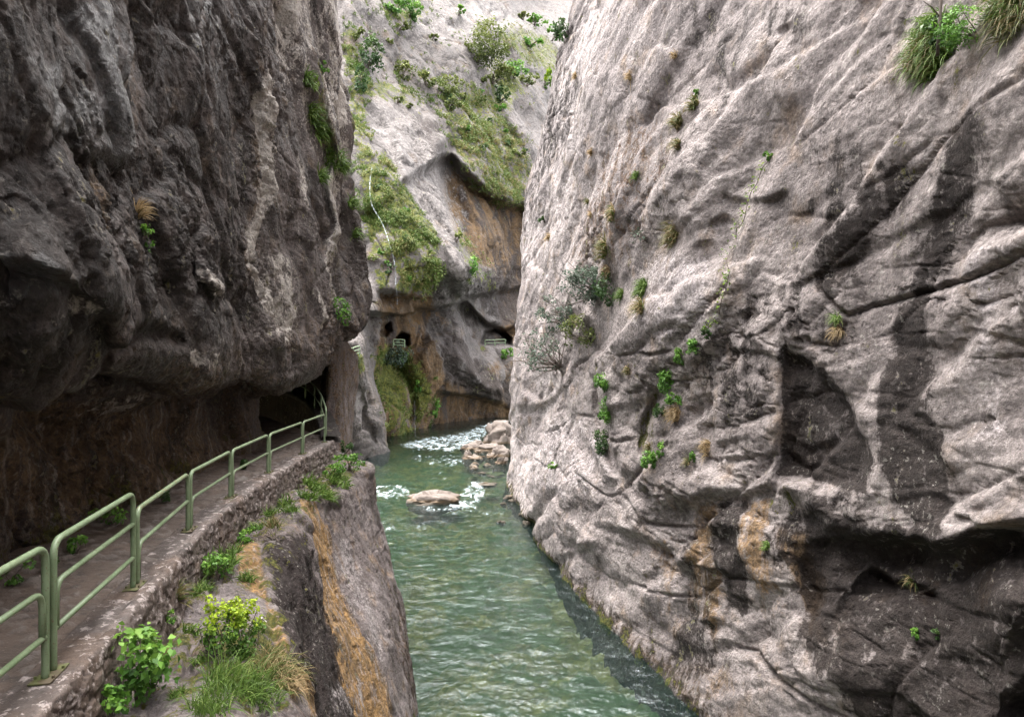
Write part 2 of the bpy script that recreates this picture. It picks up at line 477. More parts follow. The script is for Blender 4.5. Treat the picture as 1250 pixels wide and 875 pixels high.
rl.step([(860, 270), (800, 330), (770, 360), (735, 420), (712, 470), (650, 500)], 1.0, 15, 90, .12, pre=.2)
rl.groove([(722, 455), (728, 500), (738, 545), (764, 590)], 1.2, 7)
rl.groove([(803, 470), (792, 520), (792, 570)], 0.8, 6)
rl.groove([(690, 490), (705, 530), (735, 590)], 0.8, 8)
rl.step([(600, 505), (645, 492), (690, 470)], 1.4, 6, 70)
rl.step([(610, 615), (650, 640), (676, 700)][::-1], -1.0, 8, 60)
rl.step([(735, 640), (775, 655), (815, 672), (850, 700), (856, 760)], 0.6, 6, 40)
rl.step([(690, 640), (740, 690), (785, 740), (850, 810)], 0.5, 8, 40)
rl.groove([(850, 480), (862, 540), (840, 590)], 0.35, 12)
rl.step([(760, 110), (735, 180), (700, 260), (672, 330)], 0.45, 18, 50, .2)
rl.blob(690, 150, 34, 95, 1.6, 18)
rl.blob(665, 300, 24, 70, 1.2, 14)
rl.step([(1195, 900), (1215, 862), (1245, 838), (1290, 815), (1380, 800)], 0.8, 16, 160, .2)
rl.blob(1225, 735, 50, 62, -1.0, -15)
rl.blob(985, 700, 26, 70, 0.9, 12)
rl.step([(900, 640), (905, 700), (935, 760), (960, 800)], .5, 7, 40)
rl.step([(1060, 690), (1090, 715), (1150, 720)], .7, 6, 50)
calm = rl.calm()
P = along_ray(P, rl.d)
axis = (-.17, .93, -.30)
P = rockify(P, [('f', 9.0, 1.1, 2.2), ('b', 3.4, .62, 1, (.1, .62, .78)), ('v', 4.6, .30, 2.8), ('b', 1.5, .22, 1, (.0, .50, .86)), ('v', 2.3, .14, 2.4)], 11, axis, weight=calm, eye=(-2, 20, 12))
rough_w = .40 + .75 * sstep(-.10, .38, fbm(P / 4.5 * np.array([1, .5, 1]), 3, 91)) + .5 * rl.spot(760, 620, 140, 90, 35) + .4 * rl.spot(720, 480, 90, 90)
P = rockify(P, [('v', 1.2, .10, 2.0), ('b', .62, .05, 1, (.1, .58, .80)), ('v', .6, .045, 1.5), ('v', .28, .04, 1.5), ('f', .2, .022, 1.3), ('c', 2.4, .15, 2.4), ('c', .9, .055, 2.0)], 17, axis, weight=rough_w * calm, eye=(-2, 20, 12))
low = sstep(0, 1, (8 - P[..., 2]) / 8)
A = {}
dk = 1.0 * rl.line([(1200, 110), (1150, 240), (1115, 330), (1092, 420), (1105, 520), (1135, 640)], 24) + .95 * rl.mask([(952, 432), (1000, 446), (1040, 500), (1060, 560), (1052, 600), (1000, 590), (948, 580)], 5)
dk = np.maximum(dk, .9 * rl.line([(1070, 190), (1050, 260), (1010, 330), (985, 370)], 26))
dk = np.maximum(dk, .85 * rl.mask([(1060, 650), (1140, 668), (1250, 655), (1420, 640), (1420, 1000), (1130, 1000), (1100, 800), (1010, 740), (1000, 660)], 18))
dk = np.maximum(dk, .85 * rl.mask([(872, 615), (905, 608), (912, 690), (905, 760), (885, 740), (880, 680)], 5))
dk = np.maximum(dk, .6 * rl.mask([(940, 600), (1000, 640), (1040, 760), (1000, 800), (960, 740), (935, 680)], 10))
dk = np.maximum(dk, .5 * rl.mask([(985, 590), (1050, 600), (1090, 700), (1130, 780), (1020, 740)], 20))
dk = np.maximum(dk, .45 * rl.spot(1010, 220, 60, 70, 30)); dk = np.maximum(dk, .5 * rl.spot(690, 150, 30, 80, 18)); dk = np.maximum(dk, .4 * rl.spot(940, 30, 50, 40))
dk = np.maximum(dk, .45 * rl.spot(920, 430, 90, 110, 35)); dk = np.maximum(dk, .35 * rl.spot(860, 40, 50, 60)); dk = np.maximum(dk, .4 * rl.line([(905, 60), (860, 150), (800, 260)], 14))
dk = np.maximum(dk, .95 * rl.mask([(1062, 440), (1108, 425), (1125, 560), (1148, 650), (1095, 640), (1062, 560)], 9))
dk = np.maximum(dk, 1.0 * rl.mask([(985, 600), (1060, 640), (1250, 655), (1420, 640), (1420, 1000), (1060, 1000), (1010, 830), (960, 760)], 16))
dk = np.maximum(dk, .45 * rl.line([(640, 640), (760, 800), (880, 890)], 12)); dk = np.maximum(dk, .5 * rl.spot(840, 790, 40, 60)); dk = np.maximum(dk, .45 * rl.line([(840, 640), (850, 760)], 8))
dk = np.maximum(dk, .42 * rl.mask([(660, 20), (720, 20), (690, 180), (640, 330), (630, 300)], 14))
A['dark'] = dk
oc = .75 * rl.mask([(846, 625), (875, 612), (882, 760), (866, 800), (842, 720)], 9) + .9 * rl.mask([(950, 640), (985, 650), (1000, 720), (985, 770), (962, 740)], 8)
oc = np.maximum(oc, .8 * rl.mask([(905, 612), (940, 610), (940, 700), (920, 740), (908, 700)], 5)); oc = np.maximum(oc, .6 * rl.line([(1130, 690), (1135, 740)], 10)); oc = np.maximum(oc, .55 * rl.spot(1190, 700, 20, 60))
wl = np.exp(-np.abs(P[..., 2] - 0.25) / 0.35)
A['dark'] = np.maximum(A['dark'], .85 * np.exp(-np.maximum(P[..., 2] - .1, 0) / .55) * (P[..., 1] > 9))
oc = np.maximum(oc, .5 * rl.line([(805, 650), (812, 720), (816, 790)], 12) + .45 * rl.line([(925, 640), (930, 760)], 14) + .4 * rl.line([(1030, 680), (1036, 800)], 10) + .4 * rl.spot(850, 830, 60, 30))
A['ochre'] = np.maximum(oc, .7 * wl * (P[..., 1] > 9))
A['moss'] = .55 * np.exp(-np.abs(P[..., 2] - .1) / .3) + .5 * rl.spot(955, 620, 22, 20) + .35 * rl.line([(803, 470), (792, 570)], 8)
A['tufa'] = .35 * rl.spot(760, 240, 60, 120, 20)
A['pale'] = .45 * rl.spot(1200, 420, 80, 160) + .5 * rl.spot(830, 360, 60, 60, 30) + .4 * rl.spot(700, 560, 70, 60)
pale_cliff_P, pale_rl = P, rl
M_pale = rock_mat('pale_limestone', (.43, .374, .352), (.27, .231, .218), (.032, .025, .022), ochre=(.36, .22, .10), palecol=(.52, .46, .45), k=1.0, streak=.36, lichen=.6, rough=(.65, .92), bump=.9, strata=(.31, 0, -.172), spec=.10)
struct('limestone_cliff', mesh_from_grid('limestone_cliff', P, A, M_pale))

# ================================================================== DARK OVERHANGING CLIFF (path side)
def zl(v, d): return EYE - (v - CV) / FPX * d
lip = [(-32, -3.0, 9.9), (-10, -3.3, 9.9), (0, -3.6, 9.9), (4, -4.3, 9.9), (7, -4.9, 9.85), (10, -5.45, zl(455, 10)), (13, -5.9, zl(463, 13)), (16, -6.2, zl(470, 16)),
       (18, -6.3, zl(472, 18)), (19.5, -6.45, zl(471, 19.5)), (22.5, -6.5, zl(462, 22.5)), (23.3, -6.45, zl(456, 23.3)), (25, -6.3, zl(434, 25)), (27, -6.0, zl(411, 27)), (28.3, -5.8, zl(394, 28.3)),
       (29.2, -6.1, 11.1), (30.5, -7.1, 11.0), (33, -9.4, 10.9), (37, -13, 10.6), (42, -17.5, 10.3)]
inner = dict([(-32, -5.0), (-10, -5.1), (0, -5.3), (4, -5.9), (7, -6.35), (10, -6.9), (13, -7.35), (16, -7.7), (18, -7.95), (19.5, -8.05), (22.5, -8.25), (23.3, -10.6), (25, -11.6), (27, -12.5), (28.3, -13.5),
                (29.2, -14), (30.5, -14.6), (33, -15.6), (37, -18), (42, -21)])
secs = []
for (y, x, z) in lip:
    xi = inner[y]
    back = 0 if y < 26 else -.12
    lean = float(np.interp(y, [14, 22], [1, 0]))
    secs.append((y, [(x - 2.2 - 3.8 * lean, 29.5), (x - .5 - 1.1 * lean + back * 6, 23), (x - .35 + back * 2.5, 17.5), (x - .1 + back, 13.6), (x + .12, z + 1.3), (x, z + .35), (x - .35, z), (x - .9, z + .05),
                     (xi + .5, max(z - .15, 9.3)), (xi - .1, 8.9), (xi - .05, 8.2), (xi + .15, 7.3), (xi + .1, 6.7)]))
ys = dist_samples(5.0, 29.0, .0030, np.concatenate([np.linspace(-32, 0, 40), np.linspace(.4, 4.9, 24)]), np.concatenate([np.linspace(29.2, 33, 30), np.linspace(33.5, 42, 22)]))
ts = graded([0, 1, 2, 3, 4, 5, 6, 7, 8, 9, 10, 11, 12], [12, 90, 130, 120, 40, 24, 20, 30, 30, 36, 40, 10])
P = loft(secs, ys, ts)
rl = Relief(P, 5, 9)
rl.blob(150, 120, 90, 130, -.7, -28)
rl.step([(60, 205), (95, 190), (135, 188), (172, 212), (190, 235)], .4, 14, 80, .25)
rl.groove([(215, -40), (205, 60), (212, 150), (196, 250), (205, 330), (214, 400)], 0.4, 24)
rl.groove([(255, 250), (225, 300), (212, 350)], .5, 9)
rl.blob(275, 330, 45, 40, .6, 0)
rl.step([(205, 330), (235, 355), (265, 352), (300, 335)], .5, 7, 40)
rl.blob(50, 330, 70, 110, -.9, 10)
rl.groove([(75, -30), (120, 90), (150, 180)], .2, 12)
rl.groove([(140, -10), (185, 80), (205, 190)], .2, 12)
rl.groove([(110, 420), (160, 400), (215, 420)], .5, 12)
rl.step([(-40, 300), (30, 320), (70, 350), (110, 400), (140, 460)], .6, 10, 60)
rl.line_ridge = None
rl.groove([(326, -60), (322, 60), (326, 180), (330, 300), (343, 400), (345, 440)], -.45, 18, .05)
rl.step([(352, 20), (356, 180), (366, 330), (372, 420)], .5, 6, 40, .1)
rl.step([(378, -60), (388, 80), (396, 200), (400, 330)], .9, 5, 30, .1)
rl.groove([(414, 200), (420, 320), (424, 400)], .8, 7)
rl.blob(395, 60, 14, 90, .8, -4)
rl.blob(240, 500, 90, 24, -.5, -8)
rl.groove([(-20, 500), (90, 540), (160, 500)], .4, 18)
calm = rl.calm()
P = along_ray(P, rl.d)
P = rockify(P, [('f', 5.0, .6, 1.6), ('b', 2.6, .42, 1, (.3, .70, .62)), ('v', 3.0, .24, 1.8), ('b', 1.1, .14, 1, (.3, .75, .55)), ('v', 1.5, .12, 1.5)], 23, (.25, .35, -.9), eye=(2, 12, 12))
rough_w = .35 + .65 * sstep(-.15, .35, fbm(P / 2.6, 3, 92))
P = rockify(P, [('r', 1.2, .05, 1.6), ('v', .8, .07, 1.5), ('f', .5, .05, 1.2), ('v', .36, .05, 1.2), ('s', .3, .05, 1.1), ('v', .17, .03, 1.1), ('f', .12, .03, 1.0), ('c', 1.6, .10, 2.0), ('c', .7, .04, 1.5)], 27, (.25, .35, -.9), weight=rough_w * calm, eye=(2, 12, 12))
# the path must stay clear of the wall foot
lim = np.interp(P[..., 1], [-32, 0, 4, 7, 10, 13, 16, 19.5, 22.5, 25], [-4.6, -4.9, -5.4, -5.9, -6.5, -6.95, -7.3, -7.65, -7.85, -9.3])
foot = sstep(8.7, 7.9, P[..., 2]) * (P[..., 1] < 25)
P[..., 0] = np.where(foot > 0, np.minimum(P[..., 0], lim * foot + P[..., 0] * (1 - foot)), P[..., 0])
u, v = rl.u, rl.v
A = {}
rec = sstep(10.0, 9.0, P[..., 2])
A['pale'] = .40 * rl.mask([(345, -60), (426, -60), (428, 180), (412, 270), (384, 210), (360, 130)], 8) + 1.3 * rl.line([(320, 70), (323, 150), (327, 230), (329, 330), (338, 415)], 5.5, .08) + .6 * rl.line([(346, 300), (345, 380), (348, 425)], 7) + .7 * rl.line([(358, 190), (364, 250)], 4) + .7 * rl.line([(374, 350), (378, 395)], 5) + .7 * rl.line([(399, 200), (404, 300), (408, 380)], 5) + .5 * rl.line([(352, -20), (350, 120)], 10) + .5 * rl.line([(412, 0), (422, 160)], 8) + .55 * rl.spot(225, 430, 18, 12) + .4 * rl.spot(60, 370, 25, 14) + .5 * rl.spot(140, 490, 40, 10, -15) + .45 * rl.spot(240, 345, 26, 10, 30)
A['ochre'] = .85 * rl.mask([(97, 200), (110, 190), (116, 225), (128, 215), (124, 265), (116, 285), (108, 250), (98, 235)], 4) + .85 * rl.line([(388, 90), (392, 190)], 9) + .8 * rl.line([(404, -20), (414, 60), (416, 150)], 6) + .6 * rl.line([(316, 150), (322, 250), (326, 360)], 7, .1) + .55 * rl.spot(262, 290, 14, 10) + (.42 * rec + .35 * rl.spot(260, 450, 90, 30) + .4 * rl.spot(100, 560, 200, 90)) * (P[..., 1] < 26)
A['tufa'] = .45 * rl.spot(390, 405, 60, 40) + .38 * rec
A['moss'] = .55 * rl.line([(372, 60), (384, 150), (404, 205)], 8) + .35 * rl.line([(424, 100), (446, 260)], 5) + .3 * sstep(8.3, 7.3, P[..., 2])
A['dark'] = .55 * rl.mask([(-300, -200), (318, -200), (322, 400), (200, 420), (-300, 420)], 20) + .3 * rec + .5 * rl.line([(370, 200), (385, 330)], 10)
A['wet'] = .9 * rl.line([(95, 0), (140, 80), (175, 195)], 22) + .8 * rl.spot(130, 160, 60, 50, 40) + .7 * rl.line([(0, 50), (60, 120), (70, 170)], 24) + .5 * rl.spot(20, 330, 50, 40) + .6 * rl.line([(160, 20), (200, 120)], 10) + .35 * rl.spot(250, 60, 60, 120)
dark_cliff_P, dark_rl = P, rl
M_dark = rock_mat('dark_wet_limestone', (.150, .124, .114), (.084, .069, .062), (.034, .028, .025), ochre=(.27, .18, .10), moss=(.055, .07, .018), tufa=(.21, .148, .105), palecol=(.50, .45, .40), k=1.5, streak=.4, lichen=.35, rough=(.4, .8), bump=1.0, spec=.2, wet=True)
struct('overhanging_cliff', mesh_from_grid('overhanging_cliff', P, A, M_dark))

# ================================================================== BUTTRESS BELOW THE PATH
def bt(y, pts): return (y, [(x, z) for (x, z) in pts])
secs = [
    bt(-20, [(-5.5, 6.0), (-3.5, 6.1), (-3.0, 6.1), (-2.2, 6.1), (-1.4, 5.9), (-.8, 5.0), (-.4, 3), (0, -2)]),
    bt(1.5, [(-5.5, 6.0), (-3.7, 6.35), (-3.1, 6.4), (-2.4, 6.5), (-1.6, 6.3), (-1.3, 5.3), (-1.1, 3), (-.8, -2)]),
    bt(5, [(-5.5, 6.0), (-4.0, 6.4), (-3.4, 6.5), (-2.75, 6.6), (-2.05, 6.4), (-1.75, 5.6), (-1.4, 3), (-1.0, -2)]),
    bt(7, [(-6, 6.0), (-4.4, 6.4), (-3.7, 6.5), (-3.0, 6.6), (-2.45, 6.4), (-2.15, 5.6), (-1.7, 3), (-1.2, -2)]),
    bt(9, [(-6.5, 6.0), (-4.8, 6.4), (-4.2, 6.5), (-3.5, 6.55), (-2.95, 6.2), (-2.65, 5.2), (-2.1, 3), (-1.4, -2)]),
    bt(11, [(-7, 6.0), (-5.1, 6.45), (-4.6, 6.6), (-4.1, 6.5), (-3.6, 6.1), (-3.3, 5.2), (-2.6, 3), (-1.7, -2)]),
    bt(14, [(-7, 6.0), (-5.5, 6.5), (-5.0, 6.6), (-4.5, 6.65), (-4.2, 6.3), (-3.85, 5.1), (-3.0, 3), (-1.9, -2)]),
    bt(18, [(-7.5, 6.0), (-6.0, 6.4), (-5.6, 6.5), (-5.2, 6.55), (-4.85, 6.3), (-4.2, 4.6), (-3.1, 2.6), (-2.0, -2)]),
    bt(21, [(-8, 6.0), (-6.3, 6.5), (-5.9, 6.6), (-5.4, 6.5), (-4.85, 6.2), (-4.3, 4.5), (-3.5, 2.4), (-2.9, -2)]),
    bt(23, [(-8, 6.0), (-6.4, 6.6), (-6.0, 6.7), (-5.4, 6.55), (-4.75, 6.3), (-4.45, 4.5), (-3.95, 2.4), (-3.5, -2)]),
    bt(24.6, [(-8, 6.0), (-6.6, 6.5), (-6.2, 6.7), (-5.7, 6.5), (-5.2, 6.2), (-4.9, 4.5), (-4.6, 2.4), (-4.4, -2)]),
    bt(26, [(-9, 6.0), (-8.6, 6.0), (-8.0, 6.2), (-7.4, 6.2), (-6.9, 5.6), (-6.5, 4.5), (-6.2, 2.4), (-6, -2)]),
    bt(29, [(-11, 5), (-10.6, 5), (-10.2, 5), (-9.8, 5), (-9.4, 4.6), (-9.2, 4), (-9, 2.4), (-8.8, -2)])]
ys = dist_samples(4.0, 26, .0036, np.linspace(-20, 3.8, 60), np.linspace(26.2, 29, 16))
ts = graded([0, 1, 2, 3, 4, 5, 6, 7], [10, 50, 50, 50, 70, 90, 60])
P = loft(secs, ys, ts)
rl = Relief(P, 8, 5)
rl.step([(372, 610), (392, 680), (420, 770), (440, 880), (450, 960)][::-1], .5, 5, 40, .05)
rl.step([(330, 640), (318, 720), (345, 800), (372, 880)], .35, 6, 40)
rl.groove([(470, 640), (484, 720), (490, 800), (505, 880)], .4, 8)
rl.groove([(240, 690), (262, 730), (240, 780), (225, 850)], .3, 8)
rl.blob(290, 770, 40, 50, -.25)
P = along_ray(P, rl.d)
P = rockify(P, [('f', 2.4, .20, 1.5), ('v', 1.5, .12, 1.7), ('v', .6, .05, 1.5), ('f', .5, .03), ('v', .25, .025), ('f', .16, .02), ('c', .9, .03)], 41, (.3, .2, -.9), eye=(2, 8, 14))
cap = np.interp(P[..., 0] - np.interp(P[..., 1], [1.5, 7, 11, 18, 22.5], [-3.7, -4.4, -5.1, -6.0, -6.3]), [-.6, .2, .8], [6.75, 6.95, 7.3])
P[..., 2] = np.where(P[..., 1] < 24, np.minimum(P[..., 2], cap), P[..., 2])
A = {}
A['ochre'] = 1.25 * rl.mask([(369, 612), (383, 614), (402, 660), (420, 710), (445, 780), (468, 840), (482, 930), (440, 930), (424, 850), (410, 780), (396, 710), (384, 660)], 5) + .9 * rl.mask([(285, 650), (318, 660), (322, 745), (305, 730), (290, 690)], 6) + .9 * rl.mask([(318, 745), (335, 755), (360, 810), (385, 880), (360, 880), (345, 830)], 5) + .4 * rl.line([(478, 640), (494, 720), (500, 800)], 10)
A['dark'] = .95 * rl.mask([(325, 665), (372, 650), (395, 720), (420, 800), (440, 900), (380, 900), (352, 800), (330, 740)], 10) + .55 * rl.line([(470, 600), (492, 700), (505, 800), (520, 900)], 14)
A['moss'] = .35 * rl.spot(300, 800, 60, 50) + .35 * rl.spot(400, 585, 40, 24) + .4 * rl.spot(215, 800, 20, 40) + .3 * (P[..., 2] > 6.3) + .5 * np.exp(-np.abs(P[..., 2]) / .4)
A['pale'] = .5 * rl.line([(412, 650), (440, 720), (470, 810)], 14) + .35 * rl.spot(280, 770, 50, 50) + .4 * rl.spot(430, 850, 30, 30)
A['tufa'] = .5 * rl.line([(478, 640), (494, 720), (500, 800), (515, 880)], 9)
butt_P, butt_rl = P, rl
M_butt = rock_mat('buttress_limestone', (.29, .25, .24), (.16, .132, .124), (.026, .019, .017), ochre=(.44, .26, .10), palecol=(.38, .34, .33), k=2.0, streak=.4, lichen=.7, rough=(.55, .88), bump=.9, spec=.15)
struct('rock_buttress', mesh_from_grid('rock_buttress', P, A, M_butt, flip=True))

# rock mass closing the tunnel on its inner side
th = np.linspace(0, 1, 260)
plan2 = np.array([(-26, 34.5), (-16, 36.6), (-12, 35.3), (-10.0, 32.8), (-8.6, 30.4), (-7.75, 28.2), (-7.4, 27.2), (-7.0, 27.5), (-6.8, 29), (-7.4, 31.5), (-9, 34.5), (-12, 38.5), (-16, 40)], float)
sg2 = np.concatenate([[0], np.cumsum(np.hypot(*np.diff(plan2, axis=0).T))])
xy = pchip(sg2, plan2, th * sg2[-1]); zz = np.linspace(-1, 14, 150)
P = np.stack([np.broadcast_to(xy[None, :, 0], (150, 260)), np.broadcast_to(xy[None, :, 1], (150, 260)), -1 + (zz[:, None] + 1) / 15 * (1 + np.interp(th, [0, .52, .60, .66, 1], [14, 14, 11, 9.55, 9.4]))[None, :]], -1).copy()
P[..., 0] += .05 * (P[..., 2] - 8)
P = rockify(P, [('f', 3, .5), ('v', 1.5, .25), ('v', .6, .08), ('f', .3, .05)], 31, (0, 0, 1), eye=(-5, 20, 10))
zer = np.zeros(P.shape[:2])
struct('tunnel_rock', mesh_from_grid('tunnel_rock', P, {'pale': zer, 'ochre': zer + .25, 'moss': zer, 'tufa': zer + .25, 'dark': zer + 1.2 * (np.linspace(0, 1, 260)[None, :] < .56) + .1}, M_butt))  # inner stretch blackened in the colour, standing in for the tunnel's shade

# ================================================================== FAR GORGE: side walls, tufa, slopes
ctl = np.array([
    (340, 0, 120), (340, 250, 95), (340, 440, 66), (340, 560, 62), (340, 640, 62), (400, 440, 65), (440, 440, 65), (420, 560, 66), (440, 560, 68), (455, 520, 70), (400, 300, 88),
    (472, 549, 75), (490, 541, 80), (520, 530, 90), (560, 521, 99), (600, 515, 107), (640, 508, 118), (500, 640, 76), (600, 640, 90), (740, 600, 110),
    (480, 450, 81), (520, 450, 86), (505, 385, 85), (465, 380, 77), (490, 330, 80), (520, 300, 86), (480, 250, 85), (450, 200, 88), (440, 120, 102), (435, 0, 122),
    (470, 110, 110), (500, 200, 99), (540, 270, 97), (580, 340, 96), (560, 400, 94), (600, 460, 101), (530, 380, 91),
    (600, 230, 120), (570, 190, 113), (622, 300, 123), (604, 350, 121), (620, 420, 111), (628, 480, 111), (660, 400, 125), (600, 425, 107),
    (560, 500, 97), (600, 500, 106), (625, 512, 112), (530, 515, 90),
    (580, 130, 132), (620, 160, 140), (650, 180, 147), (560, 60, 142), (500, 40, 137), (540, 10, 157), (600, 30, 167), (650, 90, 187), (700, 100, 222), (650, 30, 240),
    (650, 8, 300), (700, 0, 330), (600, -60, 230), (500, -80, 190), (700, -100, 420), (450, -100, 160), (760, 200, 200), (760, 400, 140), (760, 520, 130), (380, -100, 140), (700, 300, 150)], float)
def tps(c, q):
    s = 100.0; X = c[:, :2] / s; n = len(X)
    d = np.linalg.norm(X[:, None] - X[None], axis=-1); K = np.where(d > 0, d * d * np.log(np.maximum(d, 1e-9)), 0) + np.eye(n) * 0.02
    Pm = np.hstack([np.ones((n, 1)), X]); Am = np.block([[K, Pm], [Pm.T, np.zeros((3, 3))]])
    w = np.linalg.solve(Am, np.concatenate([np.log(c[:, 2]), np.zeros(3)]))
    out = w[n] + w[n + 1] * q[..., 0] / s + w[n + 2] * q[..., 1] / s
    for i in range(n):
        r2 = (q[..., 0] / s - X[i, 0]) ** 2 + (q[..., 1] / s - X[i, 1]) ** 2
        out = out + w[i] * 0.5 * r2 * np.log(np.maximum(r2, 1e-12))
    return np.exp(out)
us = graded([300, 395, 650, 720, 800], [22, 210, 34, 16]); vs = graded([-320, -20, 560, 640], [60, 470, 30])
U, V = np.meshgrid(us, vs)
D = tps(ctl, np.stack([U, V], -1))
P = np.stack([(U - CU) / FPX * D, D, EYE - (V - CV) / FPX * D], -1)
rl = Relief(P, 13, 5)
rl.step([(438, 380), (446, 430), (456, 470), (466, 520), (471, 552), (474, 640)][::-1], 11, 5, 200, .03)          # grey pillar in front of the tufa wall
rl.step([(452, 356), (470, 352), (490, 356), (508, 360), (524, 344), (534, 325)], 4.5, 4, 60, .1)         # tufa curtain
rl.step([(400, 300), (425, 392), (440, 430)], -3, 6, 40)
rl.step([(540, 150), (538, 215), (552, 262), (575, 315), (590, 345)][::-1], 6, 9, 50, .12, pre=2)                   # edge of the pale slab
rl.step([(655, 246), (620, 246), (598, 240), (560, 205), (540, 180)][::-1], 7, 8, 80, .1, pre=2)                    # grass slope over the brown hollow
rl.step([(470, 150), (500, 230), (530, 300), (560, 350), (590, 400)][::-1], -3, 8, 40, .12)
rl.step([(560, 360), (590, 395), (612, 402), (640, 395)], 6, 3, 18, .15)
rl.poly([(586, 420), (590, 406), (600, 401), (612, 404), (622, 412), (622, 421)], 8, 2.5); rl.poly([(477, 421), (480, 410), (486, 404), (494, 408), (497, 421)], 7, 2.5); rl.poly([(458, 405), (460, 394), (468, 391), (470, 400), (466, 408)], 4, 3)
rl.step([(520, 400), (560, 430), (600, 470), (632, 475)], -2.5, 7, 40, .15)
rl.step([(530, 480), (570, 490), (625, 492)], 4, 4, 30, .15)                                                          # undercut at the pool
rl.groove([(545, 330), (560, 380), (600, 440)], 2.0, 6)
rl.groove([(478, 420), (500, 470), (512, 530)], 2.0, 6)
rl.groove([(430, 455), (440, 500), (452, 550)], 1.4, 5)
rl.groove([(545, 230), (600, 330)], 2.5, 7)
rl.step([(480, 60), (520, 110), (545, 165)], 3, 6, 40); rl.step([(560, -20), (600, 30), (650, 110)], 5, 7, 60, .15); rl.step([(590, 100), (640, 170), (660, 220)], 4, 6, 40)
rl.step([(610, 30), (650, 24), (700, 40)], -8, 8, 60)
calm = .4 + .6 * rl.calm(.35)
P = along_ray(P, rl.d)
P = rockify(P, [('f', 16, 2.2, 1.6), ('b', 9, 1.9, 1, (.75, .2, .55)), ('v', 9, .9, 2.2), ('b', 4, .6, 1, (.8, .1, .5)), ('v', 4.5, .5, 1.8), ('f', 3, .3, 1.5), ('v', 2.0, .3, 1.6), ('f', 1.0, .16), ('c', 5, .4, 2.4)], 61, (.35, -.2, -.85), weight=calm, eye=(-4, 20, 20))
u, v = rl.u, rl.v
A = {}
A['tufa'] = 1.0 * rl.mask([(545, 205), (600, 240), (650, 245), (650, 520), (600, 500), (612, 440), (600, 395), (570, 330), (548, 270)], 10) + .85 * rl.mask([(456, 355), (530, 345), (520, 400), (560, 450), (640, 480), (640, 540), (470, 560), (462, 500)], 8)
A['tufa'] = np.maximum(A['tufa'] - .9 * rl.mask([(560, 300), (600, 330), (605, 400), (640, 430), (632, 478), (560, 470), (520, 400), (530, 360)], 8), 0)
A['moss'] = .62 * rl.mask([(450, 205), (470, 190), (500, 240), (528, 300), (530, 335), (505, 352), (480, 350), (455, 352), (452, 300)], 6) + .7 * rl.mask([(462, 420), (500, 430), (530, 480), (525, 530), (485, 545), (470, 520)], 9) + .55 * rl.mask([(425, 20), (446, 60), (452, 200), (455, 300), (436, 220), (426, 120)], 6)
A['moss'] += .5 * rl.mask([(545, 95), (580, 110), (640, 170), (655, 240), (600, 240), (555, 190), (540, 140)], 9) + .55 * rl.spot(480, 110, 50, 16, 20) + .6 * rl.spot(495, 18, 30, 18) + .6 * rl.spot(650, 60, 50, 22, 30) + .6 * rl.spot(615, 110, 26, 30) + .4 * rl.spot(575, 320, 10, 50, -30)
A['pale'] = .5 * rl.mask([(440, 40), (480, 90), (545, 200), (590, 350), (560, 390), (520, 330), (480, 230), (450, 140)], 14) + .5 * rl.mask([(420, -200), (800, -200), (800, 60), (650, 100), (560, 60), (430, 30)], 30)
A['dark'] = .30 * rl.mask([(540, 170), (600, 240), (645, 240), (640, 400), (600, 385), (565, 300)], 14) * (v > 240) + .6 * rl.line([(532, 345), (545, 395)], 7) + .6 * rl.line([(560, 330), (580, 400)], 9) + .6 * rl.mask([(545, 420), (600, 470), (635, 478), (630, 495), (560, 490)], 8) + .35 * rl.line([(480, 540), (620, 505)], 10) + .5 * rl.spot(500, 150, 16, 40, -40)
A['dark'] = np.maximum(A['dark'], .8 * rl.mask([(565, 318), (600, 330), (640, 300), (640, 402), (600, 396), (575, 362)], 7) + .85 * rl.mask([(540, 400), (560, 418), (600, 452), (634, 470), (634, 492), (580, 492), (545, 470)], 6))
A['dark'] = np.maximum(A['dark'], .62 * rl.mask([(488, 130), (533, 150), (546, 200), (525, 212), (500, 180)], 6) + .5 * rl.mask([(525, 340), (560, 350), (590, 400), (560, 405), (535, 385)], 6) + .55 * rl.mask([(600, 300), (650, 300), (650, 400), (612, 395)], 10))  # first mask: slab's grey-blue tone and its shadow, both put into the colour
for q_ in ([(556, 225), (575, 300)], [(580, 240), (590, 300)], [(606, 250), (612, 340)], [(628, 250), (630, 340)], [(470, 370), (474, 420)], [(512, 365), (520, 440)], [(545, 470), (556, 520)], [(585, 492), (588, 512)]): A['dark'] = np.maximum(A['dark'], .62 * rl.line(q_, 6))
A['moss'] = np.maximum(A['moss'], .7 * rl.spot(434, 440, 14, 12))  # moss colour put in here only to darken the sunlit pillar top
A['ochre'] = .5 * rl.mask([(470, 470), (510, 460), (540, 520), (480, 545)], 10) + .6 * rl.line([(516, 350), (526, 375), (545, 400)], 6) + .5 * rl.spot(615, 460, 24, 30) + .7 * rl.line([(612, 250), (630, 240)], 12) * 0
far_P, far_rl = P, rl
M_far = rock_mat('gorge_limestone', (.22, .195, .182), (.13, .114, .106), (.06, .048, .043), ochre=(.24, .14, .06), moss=(.06, .088, .022), tufa=(.175, .105, .048), palecol=(.25, .225, .21), k=.28, streak=.42, lichen=.2, rough=(.55, .9), bump=.8, spec=.12)
struct('gorge_slope', mesh_from_grid('gorge_slope', P, A, M_far, flip=True))
